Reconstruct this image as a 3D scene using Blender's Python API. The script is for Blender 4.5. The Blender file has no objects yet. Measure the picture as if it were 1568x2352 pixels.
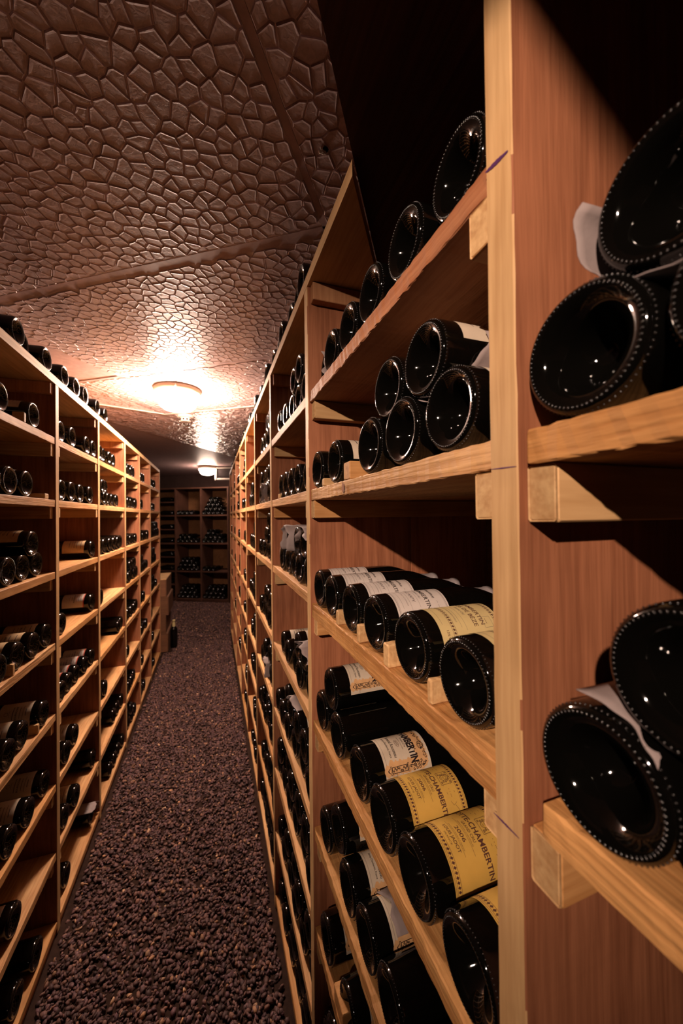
import bpy, bmesh, math, random
import numpy as np
from mathutils import Vector, Matrix, Euler

random.seed(7)
SC = bpy.context.scene
COL = SC.collection
CZ = 1.45                      # camera height above the gravel

# ---------------------------------------------------------------- camera
FPX = 840.0                    # focal length in pixels of a 1568 wide frame
TH = math.atan((784 - 487) / FPX)      # yaw to the right of the aisle
PHI, RHO = 0.0102, 0.0115
Fv = Vector((math.sin(TH) * math.cos(PHI), math.cos(TH) * math.cos(PHI), math.sin(PHI)))
R0 = Vector((math.cos(TH), -math.sin(TH), 0))
U0 = R0.cross(Fv)
Rv = R0 * math.cos(RHO) - U0 * math.sin(RHO)
Uv = R0 * math.sin(RHO) + U0 * math.cos(RHO)
cam = bpy.data.cameras.new('camera')
cam.sensor_fit = 'HORIZONTAL'
cam.sensor_width = 24.0
cam.lens = FPX / 1568 * 24.0
cam.clip_start = 0.01
cam.clip_end = 60
cam.dof.use_dof = True
cam.dof.focus_distance = 0.62
cam.dof.aperture_fstop = (cam.lens) / 2.3
camo = bpy.data.objects.new('camera', cam)
COL.objects.link(camo)
m = Matrix((Rv, Uv, -Fv)).transposed().to_4x4()
m.translation = Vector((0, 0, CZ))
camo.matrix_world = m
SC.camera = camo
# ---------------------------------------------------------------- world and exposure
w = bpy.data.worlds.new('world')
w.use_nodes = True
w.node_tree.nodes['Background'].inputs[0].default_value = (0.02, 0.008, 0.006, 1)
w.node_tree.nodes['Background'].inputs[1].default_value = 0.2
SC.world = w
SC.view_settings.view_transform = 'Standard'
SC.view_settings.look = 'None'
SC.view_settings.exposure = 0.0
SC.view_settings.gamma = 1.0
SC.view_settings.use_curve_mapping = False
# lamp strengths: the one behind the camera, the near one, the far one
LAMPS = [((-0.196, 2.47), 300.0), ((-0.066, 6.12), 75.0)]
SPOT_AT, SPOT_AIM, SPOT_W = (-0.90, -0.84, CZ + .715), (.60, 1.02, CZ - .27), 178.0
LAMP_COLOUR = (1.0, 0.72, 0.56)

# helpers for turning a measured photo pixel into a point on a real plane of the room
def ray(x, y):
    return Fv + Rv * ((x - 784) / FPX) - Uv * ((y - 1176) / FPX)
def on_x(x, y, X):
    r = ray(x, y); return r * (X / r.x)
def on_z(x, y, Z):
    r = ray(x, y); return r * (Z / r.z)

# the far rack stands across the room: its direction and its front left corner
EA = math.atan2(-.514, .913)                 # direction of its front, left to right
ER = on_z(524, 1384, -1.45)                  # its right front corner on the floor
EX = Vector((math.cos(EA), math.sin(EA), 0)); EY = Vector((-math.sin(EA), math.cos(EA), 0))   # EY points away from the camera
EO = Vector((ER.x, ER.y, 0)) - EX * 1.0 + EX * .02

CR = on_z(386, 1497, -1.45)                  # near right corner of the crate stack

# ---------------------------------------------------------------- materials
def new_mat(name):
    mt = bpy.data.materials.new(name); mt.use_nodes = True
    nt = mt.node_tree
    return mt, nt, nt.nodes['Principled BSDF']

def plain(name, col, rough=0.6, spec=0.4, noise=0.0, nscale=40, bump=0.0, metal=0.0, coat=0.0):
    mt, nt, p = new_mat(name)
    p.inputs['Base Color'].default_value = (*col, 1)
    p.inputs['Roughness'].default_value = rough
    p.inputs['Specular IOR Level'].default_value = spec
    p.inputs['Metallic'].default_value = metal
    p.inputs['Coat Weight'].default_value = coat
    if noise or bump:
        tc = nt.nodes.new('ShaderNodeTexCoord')
        n = nt.nodes.new('ShaderNodeTexNoise'); n.inputs['Scale'].default_value = nscale
        n.inputs['Detail'].default_value = 6
        nt.links.new(tc.outputs['Object'], n.inputs['Vector'])
        if noise:
            r = nt.nodes.new('ShaderNodeValToRGB')
            r.color_ramp.elements[0].position = .3; r.color_ramp.elements[1].position = .7
            r.color_ramp.elements[0].color = (*[c * (1 - noise) for c in col], 1)
            r.color_ramp.elements[1].color = (*[min(1, c * (1 + noise)) for c in col], 1)
            nt.links.new(n.outputs['Fac'], r.inputs[0]); nt.links.new(r.outputs[0], p.inputs['Base Color'])
        if bump:
            b = nt.nodes.new('ShaderNodeBump'); b.inputs['Strength'].default_value = bump
            b.inputs['Distance'].default_value = 0.002
            nt.links.new(n.outputs['Fac'], b.inputs['Height']); nt.links.new(b.outputs[0], p.inputs['Normal'])
    return mt

def wood(name, dark, light, axis, rough=0.62, bump=0.35, endgrain=False):
    mt, nt, p = new_mat(name)
    L = nt.links.new
    tc = nt.nodes.new('ShaderNodeTexCoord')
    oi = nt.nodes.new('ShaderNodeObjectInfo')
    mul = nt.nodes.new('ShaderNodeVectorMath'); mul.operation = 'SCALE'
    mul.inputs[0].default_value = (13.1, 7.7, 5.3); L(oi.outputs['Random'], mul.inputs['Scale'])
    add = nt.nodes.new('ShaderNodeVectorMath'); add.operation = 'ADD'
    L(tc.outputs['Object'], add.inputs[0]); L(mul.outputs[0], add.inputs[1])
    def mapped(sc):
        mp = nt.nodes.new('ShaderNodeMapping'); mp.inputs['Scale'].default_value = sc
        L(add.outputs[0], mp.inputs['Vector']); return mp
    g = [1.0, 1.0, 1.0]; g[axis] = 0.055
    if endgrain: g = [1, 1, 1]
    a = mapped(tuple(v * 42 for v in g))
    b = mapped(tuple(v * 190 for v in g))
    c = mapped((6, 6, 6))
    n1 = nt.nodes.new('ShaderNodeTexNoise'); n1.inputs['Scale'].default_value = 1; n1.inputs['Detail'].default_value = 3; n1.inputs['Distortion'].default_value = 1.2
    n2 = nt.nodes.new('ShaderNodeTexNoise'); n2.inputs['Scale'].default_value = 1; n2.inputs['Detail'].default_value = 4
    n3 = nt.nodes.new('ShaderNodeTexNoise'); n3.inputs['Scale'].default_value = 1; n3.inputs['Detail'].default_value = 3
    L(a.outputs[0], n1.inputs['Vector']); L(b.outputs[0], n2.inputs['Vector']); L(c.outputs[0], n3.inputs['Vector'])
    mx = nt.nodes.new('ShaderNodeMath'); mx.operation = 'MULTIPLY_ADD'; mx.inputs[1].default_value = .45
    L(n2.outputs['Fac'], mx.inputs[0])
    m2 = nt.nodes.new('ShaderNodeMath'); m2.operation = 'MULTIPLY'; m2.inputs[1].default_value = .55
    L(n1.outputs['Fac'], m2.inputs[0]); L(m2.outputs[0], mx.inputs[2])
    rp = nt.nodes.new('ShaderNodeValToRGB')
    rp.color_ramp.elements[0].position = .36; rp.color_ramp.elements[0].color = (*dark, 1)
    rp.color_ramp.elements[1].position = .60; rp.color_ramp.elements[1].color = (*light, 1)
    L(mx.outputs[0], rp.inputs[0])
    # blotches and a tone of its own for each board
    hs = nt.nodes.new('ShaderNodeHueSaturation')
    vr = nt.nodes.new('ShaderNodeMapRange'); vr.inputs[1].default_value = .3; vr.inputs[2].default_value = .7
    vr.inputs[3].default_value = .82; vr.inputs[4].default_value = 1.14
    L(n3.outputs['Fac'], vr.inputs[0])
    rr = nt.nodes.new('ShaderNodeMapRange'); rr.inputs[3].default_value = .86; rr.inputs[4].default_value = 1.12
    L(oi.outputs['Random'], rr.inputs[0])
    vm = nt.nodes.new('ShaderNodeMath'); vm.operation = 'MULTIPLY'
    L(vr.outputs[0], vm.inputs[0]); L(rr.outputs[0], vm.inputs[1]); L(vm.outputs[0], hs.inputs['Value'])
    L(rp.outputs[0], hs.inputs['Color']); L(hs.outputs[0], p.inputs['Base Color'])
    p.inputs['Roughness'].default_value = rough
    p.inputs['Specular IOR Level'].default_value = .25
    bp = nt.nodes.new('ShaderNodeBump'); bp.inputs['Strength'].default_value = bump; bp.inputs['Distance'].default_value = .0012
    L(mx.outputs[0], bp.inputs['Height']); L(bp.outputs[0], p.inputs['Normal'])
    return mt

PD, PL = (.50, .29, .125), (.66, .42, .20)
W = {}
for i, ax in enumerate('xyz'):
    W['pine_' + ax] = wood('pine_' + ax, PD, PL, i)
    W['honey_' + ax] = wood('honey_' + ax, (.42, .19, .06), (.60, .31, .115), i)
W['pale_end'] = wood('pale_end', (.50, .28, .12), (.68, .44, .21), 0, endgrain=True, bump=.8)
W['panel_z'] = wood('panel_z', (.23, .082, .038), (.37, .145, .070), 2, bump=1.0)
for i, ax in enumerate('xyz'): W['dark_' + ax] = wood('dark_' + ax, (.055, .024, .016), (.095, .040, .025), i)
W['ply'] = wood('ply', (.20, .085, .035), (.30, .14, .06), 1)
W['red_x'] = wood('red_x', (.36, .16, .075), (.50, .25, .12), 2)
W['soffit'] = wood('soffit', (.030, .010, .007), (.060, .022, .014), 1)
W['saw_y'] = wood('saw_y', (.44, .21, .08), (.66, .38, .17), 1, bump=1.0)
W['sawred_y'] = wood('sawred_y', (.38, .14, .06), (.52, .23, .11), 1, bump=1.0)
W['crate'] = wood('crate', (.13, .055, .028), (.20, .09, .045), 0)
W['sawhoney_y'] = wood('sawhoney_y', (.40, .17, .05), (.62, .32, .115), 1, bump=1.0)
for k_ in ('saw_y', 'sawred_y', 'sawhoney_y'):
    for n_ in W[k_].node_tree.nodes:
        if n_.type == 'BUMP': n_.inputs['Distance'].default_value = .0035

def glass_mat():
    mt, nt, p = new_mat('bottle_glass')
    p.inputs['Base Color'].default_value = (.0022, .0020, .0016, 1)
    p.inputs['Roughness'].default_value = .045
    p.inputs['Specular IOR Level'].default_value = .5
    p.inputs['IOR'].default_value = 1.52
    return mt
GLASS = glass_mat()
GLASS_GREEN = plain('bottle_glass_green', (.006, .010, .002), .05, .6)
PAPER = {
    'yellow': plain('paper_yellow', (.66, .40, .085), .55, .3, .05, 60),
    'pale_yellow': plain('paper_pale_yellow', (.60, .47, .22), .55, .3, .05, 60),
    'cream': plain('paper_cream', (.60, .50, .38), .6, .3, .06, 60),
    'white': plain('paper_white', (.62, .55, .50), .6, .3, .05, 60),
    'beige': plain('paper_beige', (.58, .40, .22), .6, .3, .12, 50),
    'orange': plain('paper_orange_wash', (.64, .37, .17), .6, .3, .14, 70),
}
INK = plain('ink_black', (.02, .012, .012), .6, .2)
INKB = plain('ink_brown', (.10, .04, .03), .6, .2)
INKG = plain('ink_grey', (.13, .10, .10), .6, .2)
RED = plain('print_red', (.50, .06, .03), .6, .2)
BEAD = plain('stippled_glass', (.018, .016, .016), .22, .8)
CAPS = {'grey': plain('capsule_grey', (.30, .26, .26), .35, .5, .08, 90), 'dark': plain('capsule_dark', (.03, .008, .010), .3, .5)}
TISSUE = plain('tissue', (.29, .235, .225), .7, .25, .10, 30, bump=.8)
METAL = plain('nail_metal', (.03, .02, .02), .5, .5)

# ---------------------------------------------------------------- mesh helpers
def link(o, parent=None):
    COL.objects.link(o)
    if parent is not None: o.parent = parent
    return o

def mesh_obj(name, verts, faces, mat=None, parent=None, smooth=False, origin=None, mats=None, midx=None):
    me = bpy.data.meshes.new(name)
    if origin is not None:
        verts = [(v[0] - origin[0], v[1] - origin[1], v[2] - origin[2]) for v in verts]
    me.from_pydata([tuple(v) for v in verts], [], faces)
    for mt in (mats or ([mat] if mat else [])): me.materials.append(mt)
    if midx is not None: me.polygons.foreach_set('material_index', midx)
    if smooth: me.polygons.foreach_set('use_smooth', [True] * len(faces))
    me.update()
    o = bpy.data.objects.new(name, me)
    if origin is not None: o.location = origin
    return link(o, parent)

def empty(name, loc, rot=(0, 0, 0), parent=None):
    o = bpy.data.objects.new(name, None); o.location = loc; o.rotation_euler = rot
    o.empty_display_size = .05
    return link(o, parent)

def tag(o, label=None, cat=None, group=None, kind=None):
    if label: o['label'] = label
    if cat: o['category'] = cat
    if group: o['group'] = group
    if kind: o['kind'] = kind
    return o

def box_data(a, b, bev=0.0015, rough=0.0, rough_axis=1, nseg=1, seed=0):
    """bevelled box from corner a to b; optional wavy subdivision along one axis"""
    rnd = random.Random(seed)
    x0, y0, z0 = a; x1, y1, z1 = b
    ax = rough_axis
    lo, hi = (x0, y0, z0), (x1, y1, z1)
    o1, o2 = [i for i in range(3) if i != ax]
    c = min(bev, (hi[o1] - lo[o1]) * .3, (hi[o2] - lo[o2]) * .3)
    ring = [(lo[o1] + c, lo[o2]), (hi[o1] - c, lo[o2]), (hi[o1], lo[o2] + c), (hi[o1], hi[o2] - c),
            (hi[o1] - c, hi[o2]), (lo[o1] + c, hi[o2]), (lo[o1], hi[o2] - c), (lo[o1], lo[o2] + c)]
    vs, fs = [], []
    def addring(t, sh=0.0):
        cx, cy = (lo[o1] + hi[o1]) / 2, (lo[o2] + hi[o2]) / 2
        for (p, q) in ring:
            v = [0, 0, 0]; v[ax] = t
            v[o1] = p + (c * sh if p < cx else -c * sh) + (rnd.uniform(-rough, rough) if rough else 0)
            v[o2] = q + (c * sh if q < cy else -c * sh) + (rnd.uniform(-rough, rough) if rough else 0)
            vs.append(tuple(v))
    addring(lo[ax], 1.0)
    for i in range(nseg + 1):
        addring(lo[ax] + c + (hi[ax] - lo[ax] - 2 * c) * i / nseg)
    addring(hi[ax], 1.0)
    n = nseg + 3
    flip = (ax == 1)
    for i in range(n - 1):
        for k in range(8):
            q = [i * 8 + k, i * 8 + (k + 1) % 8, (i + 1) * 8 + (k + 1) % 8, (i + 1) * 8 + k]
            fs.append(q[::-1] if flip else q)
    f0 = list(range(8))[::-1]; f1 = [(n - 1) * 8 + k for k in range(8)]
    if flip: f0, f1 = f0[::-1], f1[::-1]
    fs += [f0, f1]
    return vs, fs

def box(name, a, b, mat, parent=None, bev=.0015, rough=0, rough_axis=1, nseg=1, seed=0, face=None):
    vs, fs = box_data(a, b, bev, rough, rough_axis, nseg, seed)
    org = ((a[0] + b[0]) / 2, (a[1] + b[1]) / 2, (a[2] + b[2]) / 2)
    o = mesh_obj(name, vs, fs, mat, parent, origin=org)
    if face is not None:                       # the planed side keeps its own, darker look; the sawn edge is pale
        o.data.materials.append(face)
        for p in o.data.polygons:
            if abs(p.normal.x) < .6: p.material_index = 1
    return o

def prism(name, poly, z0, z1, mat, parent=None):
    n = len(poly)
    area = sum(poly[i][0] * poly[(i + 1) % n][1] - poly[(i + 1) % n][0] * poly[i][1] for i in range(n))
    if area < 0: poly = poly[::-1]
    vs = [(p[0], p[1], z0) for p in poly] + [(p[0], p[1], z1) for p in poly]
    fs = [list(range(n))[::-1], list(range(n, 2 * n))] + [[i, (i + 1) % n, n + (i + 1) % n, n + i] for i in range(n)]
    cx = sum(p[0] for p in poly) / n; cy = sum(p[1] for p in poly) / n
    return mesh_obj(name, vs, fs, mat, parent, origin=(cx, cy, (z0 + z1) / 2))

def catmull(pts, k):
    out = []
    n = len(pts)
    for i in range(n - 1):
        p0 = pts[max(i - 1, 0)]; p1 = pts[i]; p2 = pts[i + 1]; p3 = pts[min(i + 2, n - 1)]
        for j in range(k):
            t = j / k
            out.append(tuple(.5 * (2 * p1[d] + (p2[d] - p0[d]) * t + (2 * p0[d] - 5 * p1[d] + 4 * p2[d] - p3[d]) * t * t
                                   + (3 * p1[d] - p0[d] - 3 * p2[d] + p3[d]) * t ** 3) for d in (0, 1)))
    out.append(pts[-1])
    return out

def lathe_data(prof, seg):
    """axis +X; prof = [(x, r)]"""
    vs, fs, rows = [], [], []
    for (x, r) in prof:
        if r < 1e-5:
            rows.append([len(vs)]); vs.append((x, 0, 0))
        else:
            rows.append(list(range(len(vs), len(vs) + seg)))
            for k in range(seg):
                a = 2 * math.pi * k / seg
                vs.append((x, -math.sin(a) * r, math.cos(a) * r))
    for A, B in zip(rows[:-1], rows[1:]):
        for k in range(seg):
            k2 = (k + 1) % seg
            if len(A) == 1 and len(B) == 1: continue
            if len(A) == 1: fs.append([A[0], B[k2], B[k]])
            elif len(B) == 1: fs.append([A[k], A[k2], B[0]])
            else: fs.append([A[k], A[k2], B[k2], B[k]])
    return vs, fs

# ---------------------------------------------------------------- room
def room():
    z0, zc = 0.0, 2.25
    fl = prism('floor', [(-2.2, -2.4), (1.2, -2.4), (1.2, 9.6), (-2.2, 9.6)], -.08, -.006,
               plain('soil', (.030, .016, .012), .9, .1, .3, 60))
    tag(fl, kind='structure')
    wm = plain('wall_plaster', (.12, .065, .05), .85, .2, .15, 12, bump=.3)
    for n, a, b in (('wall_left', (-2.26, -2.4, -.08), (-2.2, 9.6, 2.36)), ('wall_right', (1.2, -2.4, -.08), (1.26, 9.6, 2.36)),
                    ('wall_back', (-2.2, -2.46, -.08), (1.2, -2.4, 2.36))):
        tag(box(n, a, b, wm), kind='structure')
    return fl
room()

# ceiling panels are laid at about 34 degrees to the aisle
CA = math.radians(33.8)
NV = Vector((math.sin(CA), math.cos(CA)))          # along the joints that run away from the camera
MV = Vector((math.cos(CA), -math.sin(CA)))
def nm(n, mm_): return (NV.x * n + MV.x * mm_, NV.y * n + MV.y * mm_)
N_JOINTS = [.270, .979, 1.690, 2.395]
M_JOINT, M_SOFFIT = -.283, -.1155

def ceiling_mat(name, col, rough, bump, scale, dist=.002):
    mt, nt, p = new_mat(name)
    L = nt.links.new
    tc = nt.nodes.new('ShaderNodeTexCoord')
    n = nt.nodes.new('ShaderNodeTexNoise'); n.inputs['Scale'].default_value = scale; n.inputs['Detail'].default_value = 5
    n.inputs['Distortion'].default_value = 1.0
    L(tc.outputs['Object'], n.inputs['Vector'])
    r = nt.nodes.new('ShaderNodeValToRGB')
    r.color_ramp.elements[0].position = .3; r.color_ramp.elements[1].position = .75
    r.color_ramp.elements[0].color = (*[c * .82 for c in col], 1); r.color_ramp.elements[1].color = (*[c * 1.1 for c in col], 1)
    L(n.outputs['Fac'], r.inputs[0]); L(r.outputs[0], p.inputs['Base Color'])
    p.inputs['Roughness'].default_value = rough
    p.inputs['Specular IOR Level'].default_value = .5
    b = nt.nodes.new('ShaderNodeBump'); b.inputs['Strength'].default_value = bump; b.inputs['Distance'].default_value = dist
    L(n.outputs['Fac'], b.inputs['Height']); L(b.outputs[0], p.inputs['Normal'])
    return mt
CEIL_COL = (.58, .43, .425)
M_CEIL = ceiling_mat('ceiling_relief', CEIL_COL, .42, .5, 110, .0012)
M_CEIL_FLAT = ceiling_mat('ceiling_flat', (.48, .33, .325), .5, .1, 30)
M_CEIL_SMOOTH = ceiling_mat('ceiling_smooth', (.70, .47, .43), .16, 1.0, 17, .045)

def clip(poly, nx, ny, c):
    """keep the part where nx*x+ny*y <= c"""
    out = []
    for i in range(len(poly)):
        p, q = poly[i], poly[(i + 1) % len(poly)]
        dp, dq = nx * p[0] + ny * p[1] - c, nx * q[0] + ny * q[1] - c
        if dp <= 0: out.append(p)
        if (dp < 0) != (dq < 0) and abs(dp - dq) > 1e-12:
            t = dp / (dp - dq); out.append((p[0] + (q[0] - p[0]) * t, p[1] + (q[1] - p[1]) * t))
    return out

def inset(poly, d):
    """inset a convex polygon by moving every edge inwards"""
    n = len(poly); res = poly
    for i in range(n):
        p, q = poly[i], poly[(i + 1) % n]
        ex, ey = q[0] - p[0], q[1] - p[1]; l = math.hypot(ex, ey)
        if l < 1e-6: continue
        nx, ny = ey / l, -ex / l                     # outward for counter-clockwise
        res = clip(res, nx, ny, nx * p[0] + ny * p[1] - d)
        if len(res) < 3: return None
    return res

def relief_panel(n0, n1, m0, m1, parent, zc, rnd):
    """one ceiling panel with the moulded stone-like cells hanging as real relief"""
    s = .037
    pts = {}
    ni, mi = int((n1 - n0) / s) + 2, int((m1 - m0) / (s * .9)) + 2
    for i in range(-1, ni):
        for j in range(-1, mi):
            pts[(i, j)] = (n0 + (i + .5 + (.5 if j % 2 else 0) + rnd.uniform(-.38, .38)) * s, m0 + (j + .5 + rnd.uniform(-.38, .38)) * s * .9)
    vs, fs = [], []
    # base sheet
    def P(n, m_, z):
        x, y = nm(n, m_); vs.append((x, y, z)); return len(vs) - 1
    for (i, j), (a, b) in pts.items():
        if not (n0 < a < n1 and m0 < b < m1): continue
        poly = [(n0, m0), (n1, m0), (n1, m1), (n0, m1)]
        for di in range(-3, 4):
            for dj in range(-3, 4):
                if (di or dj) and (i + di, j + dj) in pts:
                    c, d = pts[(i + di, j + dj)]
                    nx, ny = c - a, d - b; l = math.hypot(nx, ny)
                    poly = clip(poly, nx / l, ny / l, ((c * c - a * a) + (d * d - b * b)) / 2 / l)
                    if len(poly) < 3: break
            if len(poly) < 3: break
        if len(poly) < 3: continue
        h = rnd.uniform(.0026, .0040)
        rings = []
        for dd, zz in ((.0009, 0.0), (.0023, -h), (.0052, -h * .86)):
            q = inset(poly, dd)
            rings.append((q, zz))
        if rings[0][0] is None or rings[1][0] is None: continue
        r0, z_0 = rings[0]; r1, z_1 = rings[1]; r2, z_2 = rings[2]
        def add_ring(q, z, jit=.0006):
            return [P(p[0] + rnd.uniform(-jit, jit), p[1] + rnd.uniform(-jit, jit), zc + z) for p in q]
        same = len(r0) == len(r1)
        if not same: r0 = [(p[0] * 1.0, p[1]) for p in r1]
        cx = sum(p[0] for p in r1) / len(r1); cy = sum(p[1] for p in r1) / len(r1)
        if not same:
            r0 = [(p[0] + (p[0] - cx) * .12, p[1] + (p[1] - cy) * .12) for p in r1]
        if r2 is None or len(r2) != len(r1):
            r2 = [(p[0] + (cx - p[0]) * .22, p[1] + (cy - p[1]) * .22) for p in r1]
        A = add_ring(r0, .0003); B = add_ring(r1, z_1); Cc = add_ring(r2, z_2)
        n = len(A)
        tl = (rnd.uniform(-.02, .02), rnd.uniform(-.02, .02))
        ce = P(cx, cy, zc + z_2 + rnd.uniform(-.0004, .0003))
        for k in range(n):
            k2 = (k + 1) % n
            fs.append([A[k], A[k2], B[k2], B[k]])
            fs.append([B[k], B[k2], Cc[k2], Cc[k]])
            fs.append([Cc[k], Cc[k2], ce])
    return vs, fs

def ceiling():
    zc = CZ + .80
    ce = prism('ceiling', [(-2.2, -2.4), (1.2, -2.4), (1.2, 9.6), (-2.2, 9.6)], zc + .004, zc + .09, M_CEIL_FLAT)
    ce.data.transform(Matrix.Translation(ce.location)); ce.location = (0, 0, 0)
    tag(ce, kind='structure')
    rnd = random.Random(3)
    g = .0085
    k = 0
    for (a, b) in zip(N_JOINTS[:-1], N_JOINTS[1:]):
        for (m0, m1) in ((-1.72, M_JOINT - g), (M_JOINT + g, M_SOFFIT + .03)) if a < 1.5 else ((-2.0, M_JOINT - g), (M_JOINT + g, .9)):
            if a > .9 and a < 1.5:
                m1 = m1 if m1 < M_JOINT else .55
            gg = g if a < 1.5 else .005
            hw = {.979: .019, 1.690: .011}
            n0, n1 = a + hw.get(a, .004), b - hw.get(b, .004)
            base = [nm(n0, m0), nm(n1, m0), nm(n1, m1), nm(n0, m1)]
            if m0 < -1: n0c = n0
            p = prism('ceiling_panel', base, zc, zc + .004, M_CEIL, ce)
            v, f = relief_panel(n0, n1, m0, m1, p, zc, rnd)
            f = [q[::-1] for q in f]
            r = mesh_obj('stone_relief', v, f, M_CEIL, None, smooth=False)
            o = p.location
            r.parent = p; r.matrix_parent_inverse = Matrix.Translation(-Vector(o))
            r['kind'] = 'stuff'
            k += 1
    # ceiling panel over the camera side, hidden mostly by the soffit
    p = prism('ceiling_panel', [nm(-1.2, -1.9), nm(.26, -1.9), nm(.26, M_SOFFIT), nm(-1.2, M_SOFFIT)], zc, zc + .004, M_CEIL, ce)
    # flat laths that cover the joints
    def lath(n0, m0, n1, m1, wdt, z, mat, name='joint_strip'):
        d = Vector((n1 - n0, m1 - m0)).normalized(); pr = Vector((-d.y, d.x)) * wdt / 2
        c = [(n0 + pr.x, m0 + pr.y), (n1 + pr.x, m1 + pr.y), (n1 - pr.x, m1 - pr.y), (n0 - pr.x, m0 - pr.y)]
        return prism(name, [nm(*q) for q in c], z, zc + .004, mat, ce)
    lath(.979, -1.9, .979, .5, .037, zc - .0006, M_CEIL_FLAT)
    lath(1.69, -2.0, 1.69, .9, .021, zc - .0006, M_CEIL_FLAT)
    lath(.27, M_JOINT, .97, M_JOINT, .016, zc - .0006, M_CEIL_FLAT)
    lath(1.0, M_JOINT, 2.39, M_JOINT, .016, zc - .0006, M_CEIL_FLAT)
    trim = plain('white_trim', (.62, .50, .42), .35, .5)
    # white trim where the stone panels stop
    lath(2.395, -2.006, 2.395, 1.0, .020, zc - .006, trim, 'white_trim')
    lath(2.399, -2.000, 1.95, -2.345, .020, zc - .006, trim, 'white_trim')
    # smooth glossy boards beyond the trim
    n = 2.41
    for i in range(4):
        b = [nm(n, -2.6), nm(n + .9, -2.6), nm(n + .9, 3.2), nm(n, 3.2)]
        b = [(p[0], p[1]) for p in b]
        prism('smooth_board', b, zc + .0005, zc + .004, M_CEIL_SMOOTH, ce)
        n += .905
    n = n
    prism('smooth_board', [nm(1.7, -3.3), nm(2.405, -3.3), nm(2.405, -2.02), nm(1.7, -2.02)], zc + .0002, zc + .004, M_CEIL_SMOOTH, ce)
    prism('smooth_board', [nm(n, -3.5), nm(n + 4, -3.5), nm(n + 4, 4), nm(n, 4)], zc + .001, zc + .004, M_CEIL_SMOOTH, ce)
    # torn hole in the plaster
    h = on_z(747, 338, .8)
    c = (h.x, h.y)
    rr = random.Random(5)
    pl = [(c[0] + math.cos(a) * rr.uniform(.004, .0095), c[1] + math.sin(a) * rr.uniform(.004, .0095)) for a in [i * 2 * math.pi / 14 for i in range(14)]]
    prism('torn_hole', pl, zc - .0038, zc - .0030, plain('hole_black', (.004, .002, .002), .9, .1), ce)
    for i in range(6):
        q = (c[0] - .008 + rr.uniform(-.006, .006), c[1] + rr.uniform(-.006, .006))
        vs, fs = box_data((q[0], q[1], zc - .009), (q[0] + .005, q[1] + .004, zc - .003), .0008, .0008, 2, 1, i)
        mesh_obj('plaster_crumb', vs, fs, trim, ce)
    return ce
ceiling()

def soffit():
    zc = CZ
    a = nm(-2.0, M_SOFFIT); b = nm(1.02, M_SOFFIT)
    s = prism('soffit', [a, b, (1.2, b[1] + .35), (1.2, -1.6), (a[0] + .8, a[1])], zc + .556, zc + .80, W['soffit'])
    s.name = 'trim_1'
    tag(s, kind='structure')
soffit()

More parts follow.
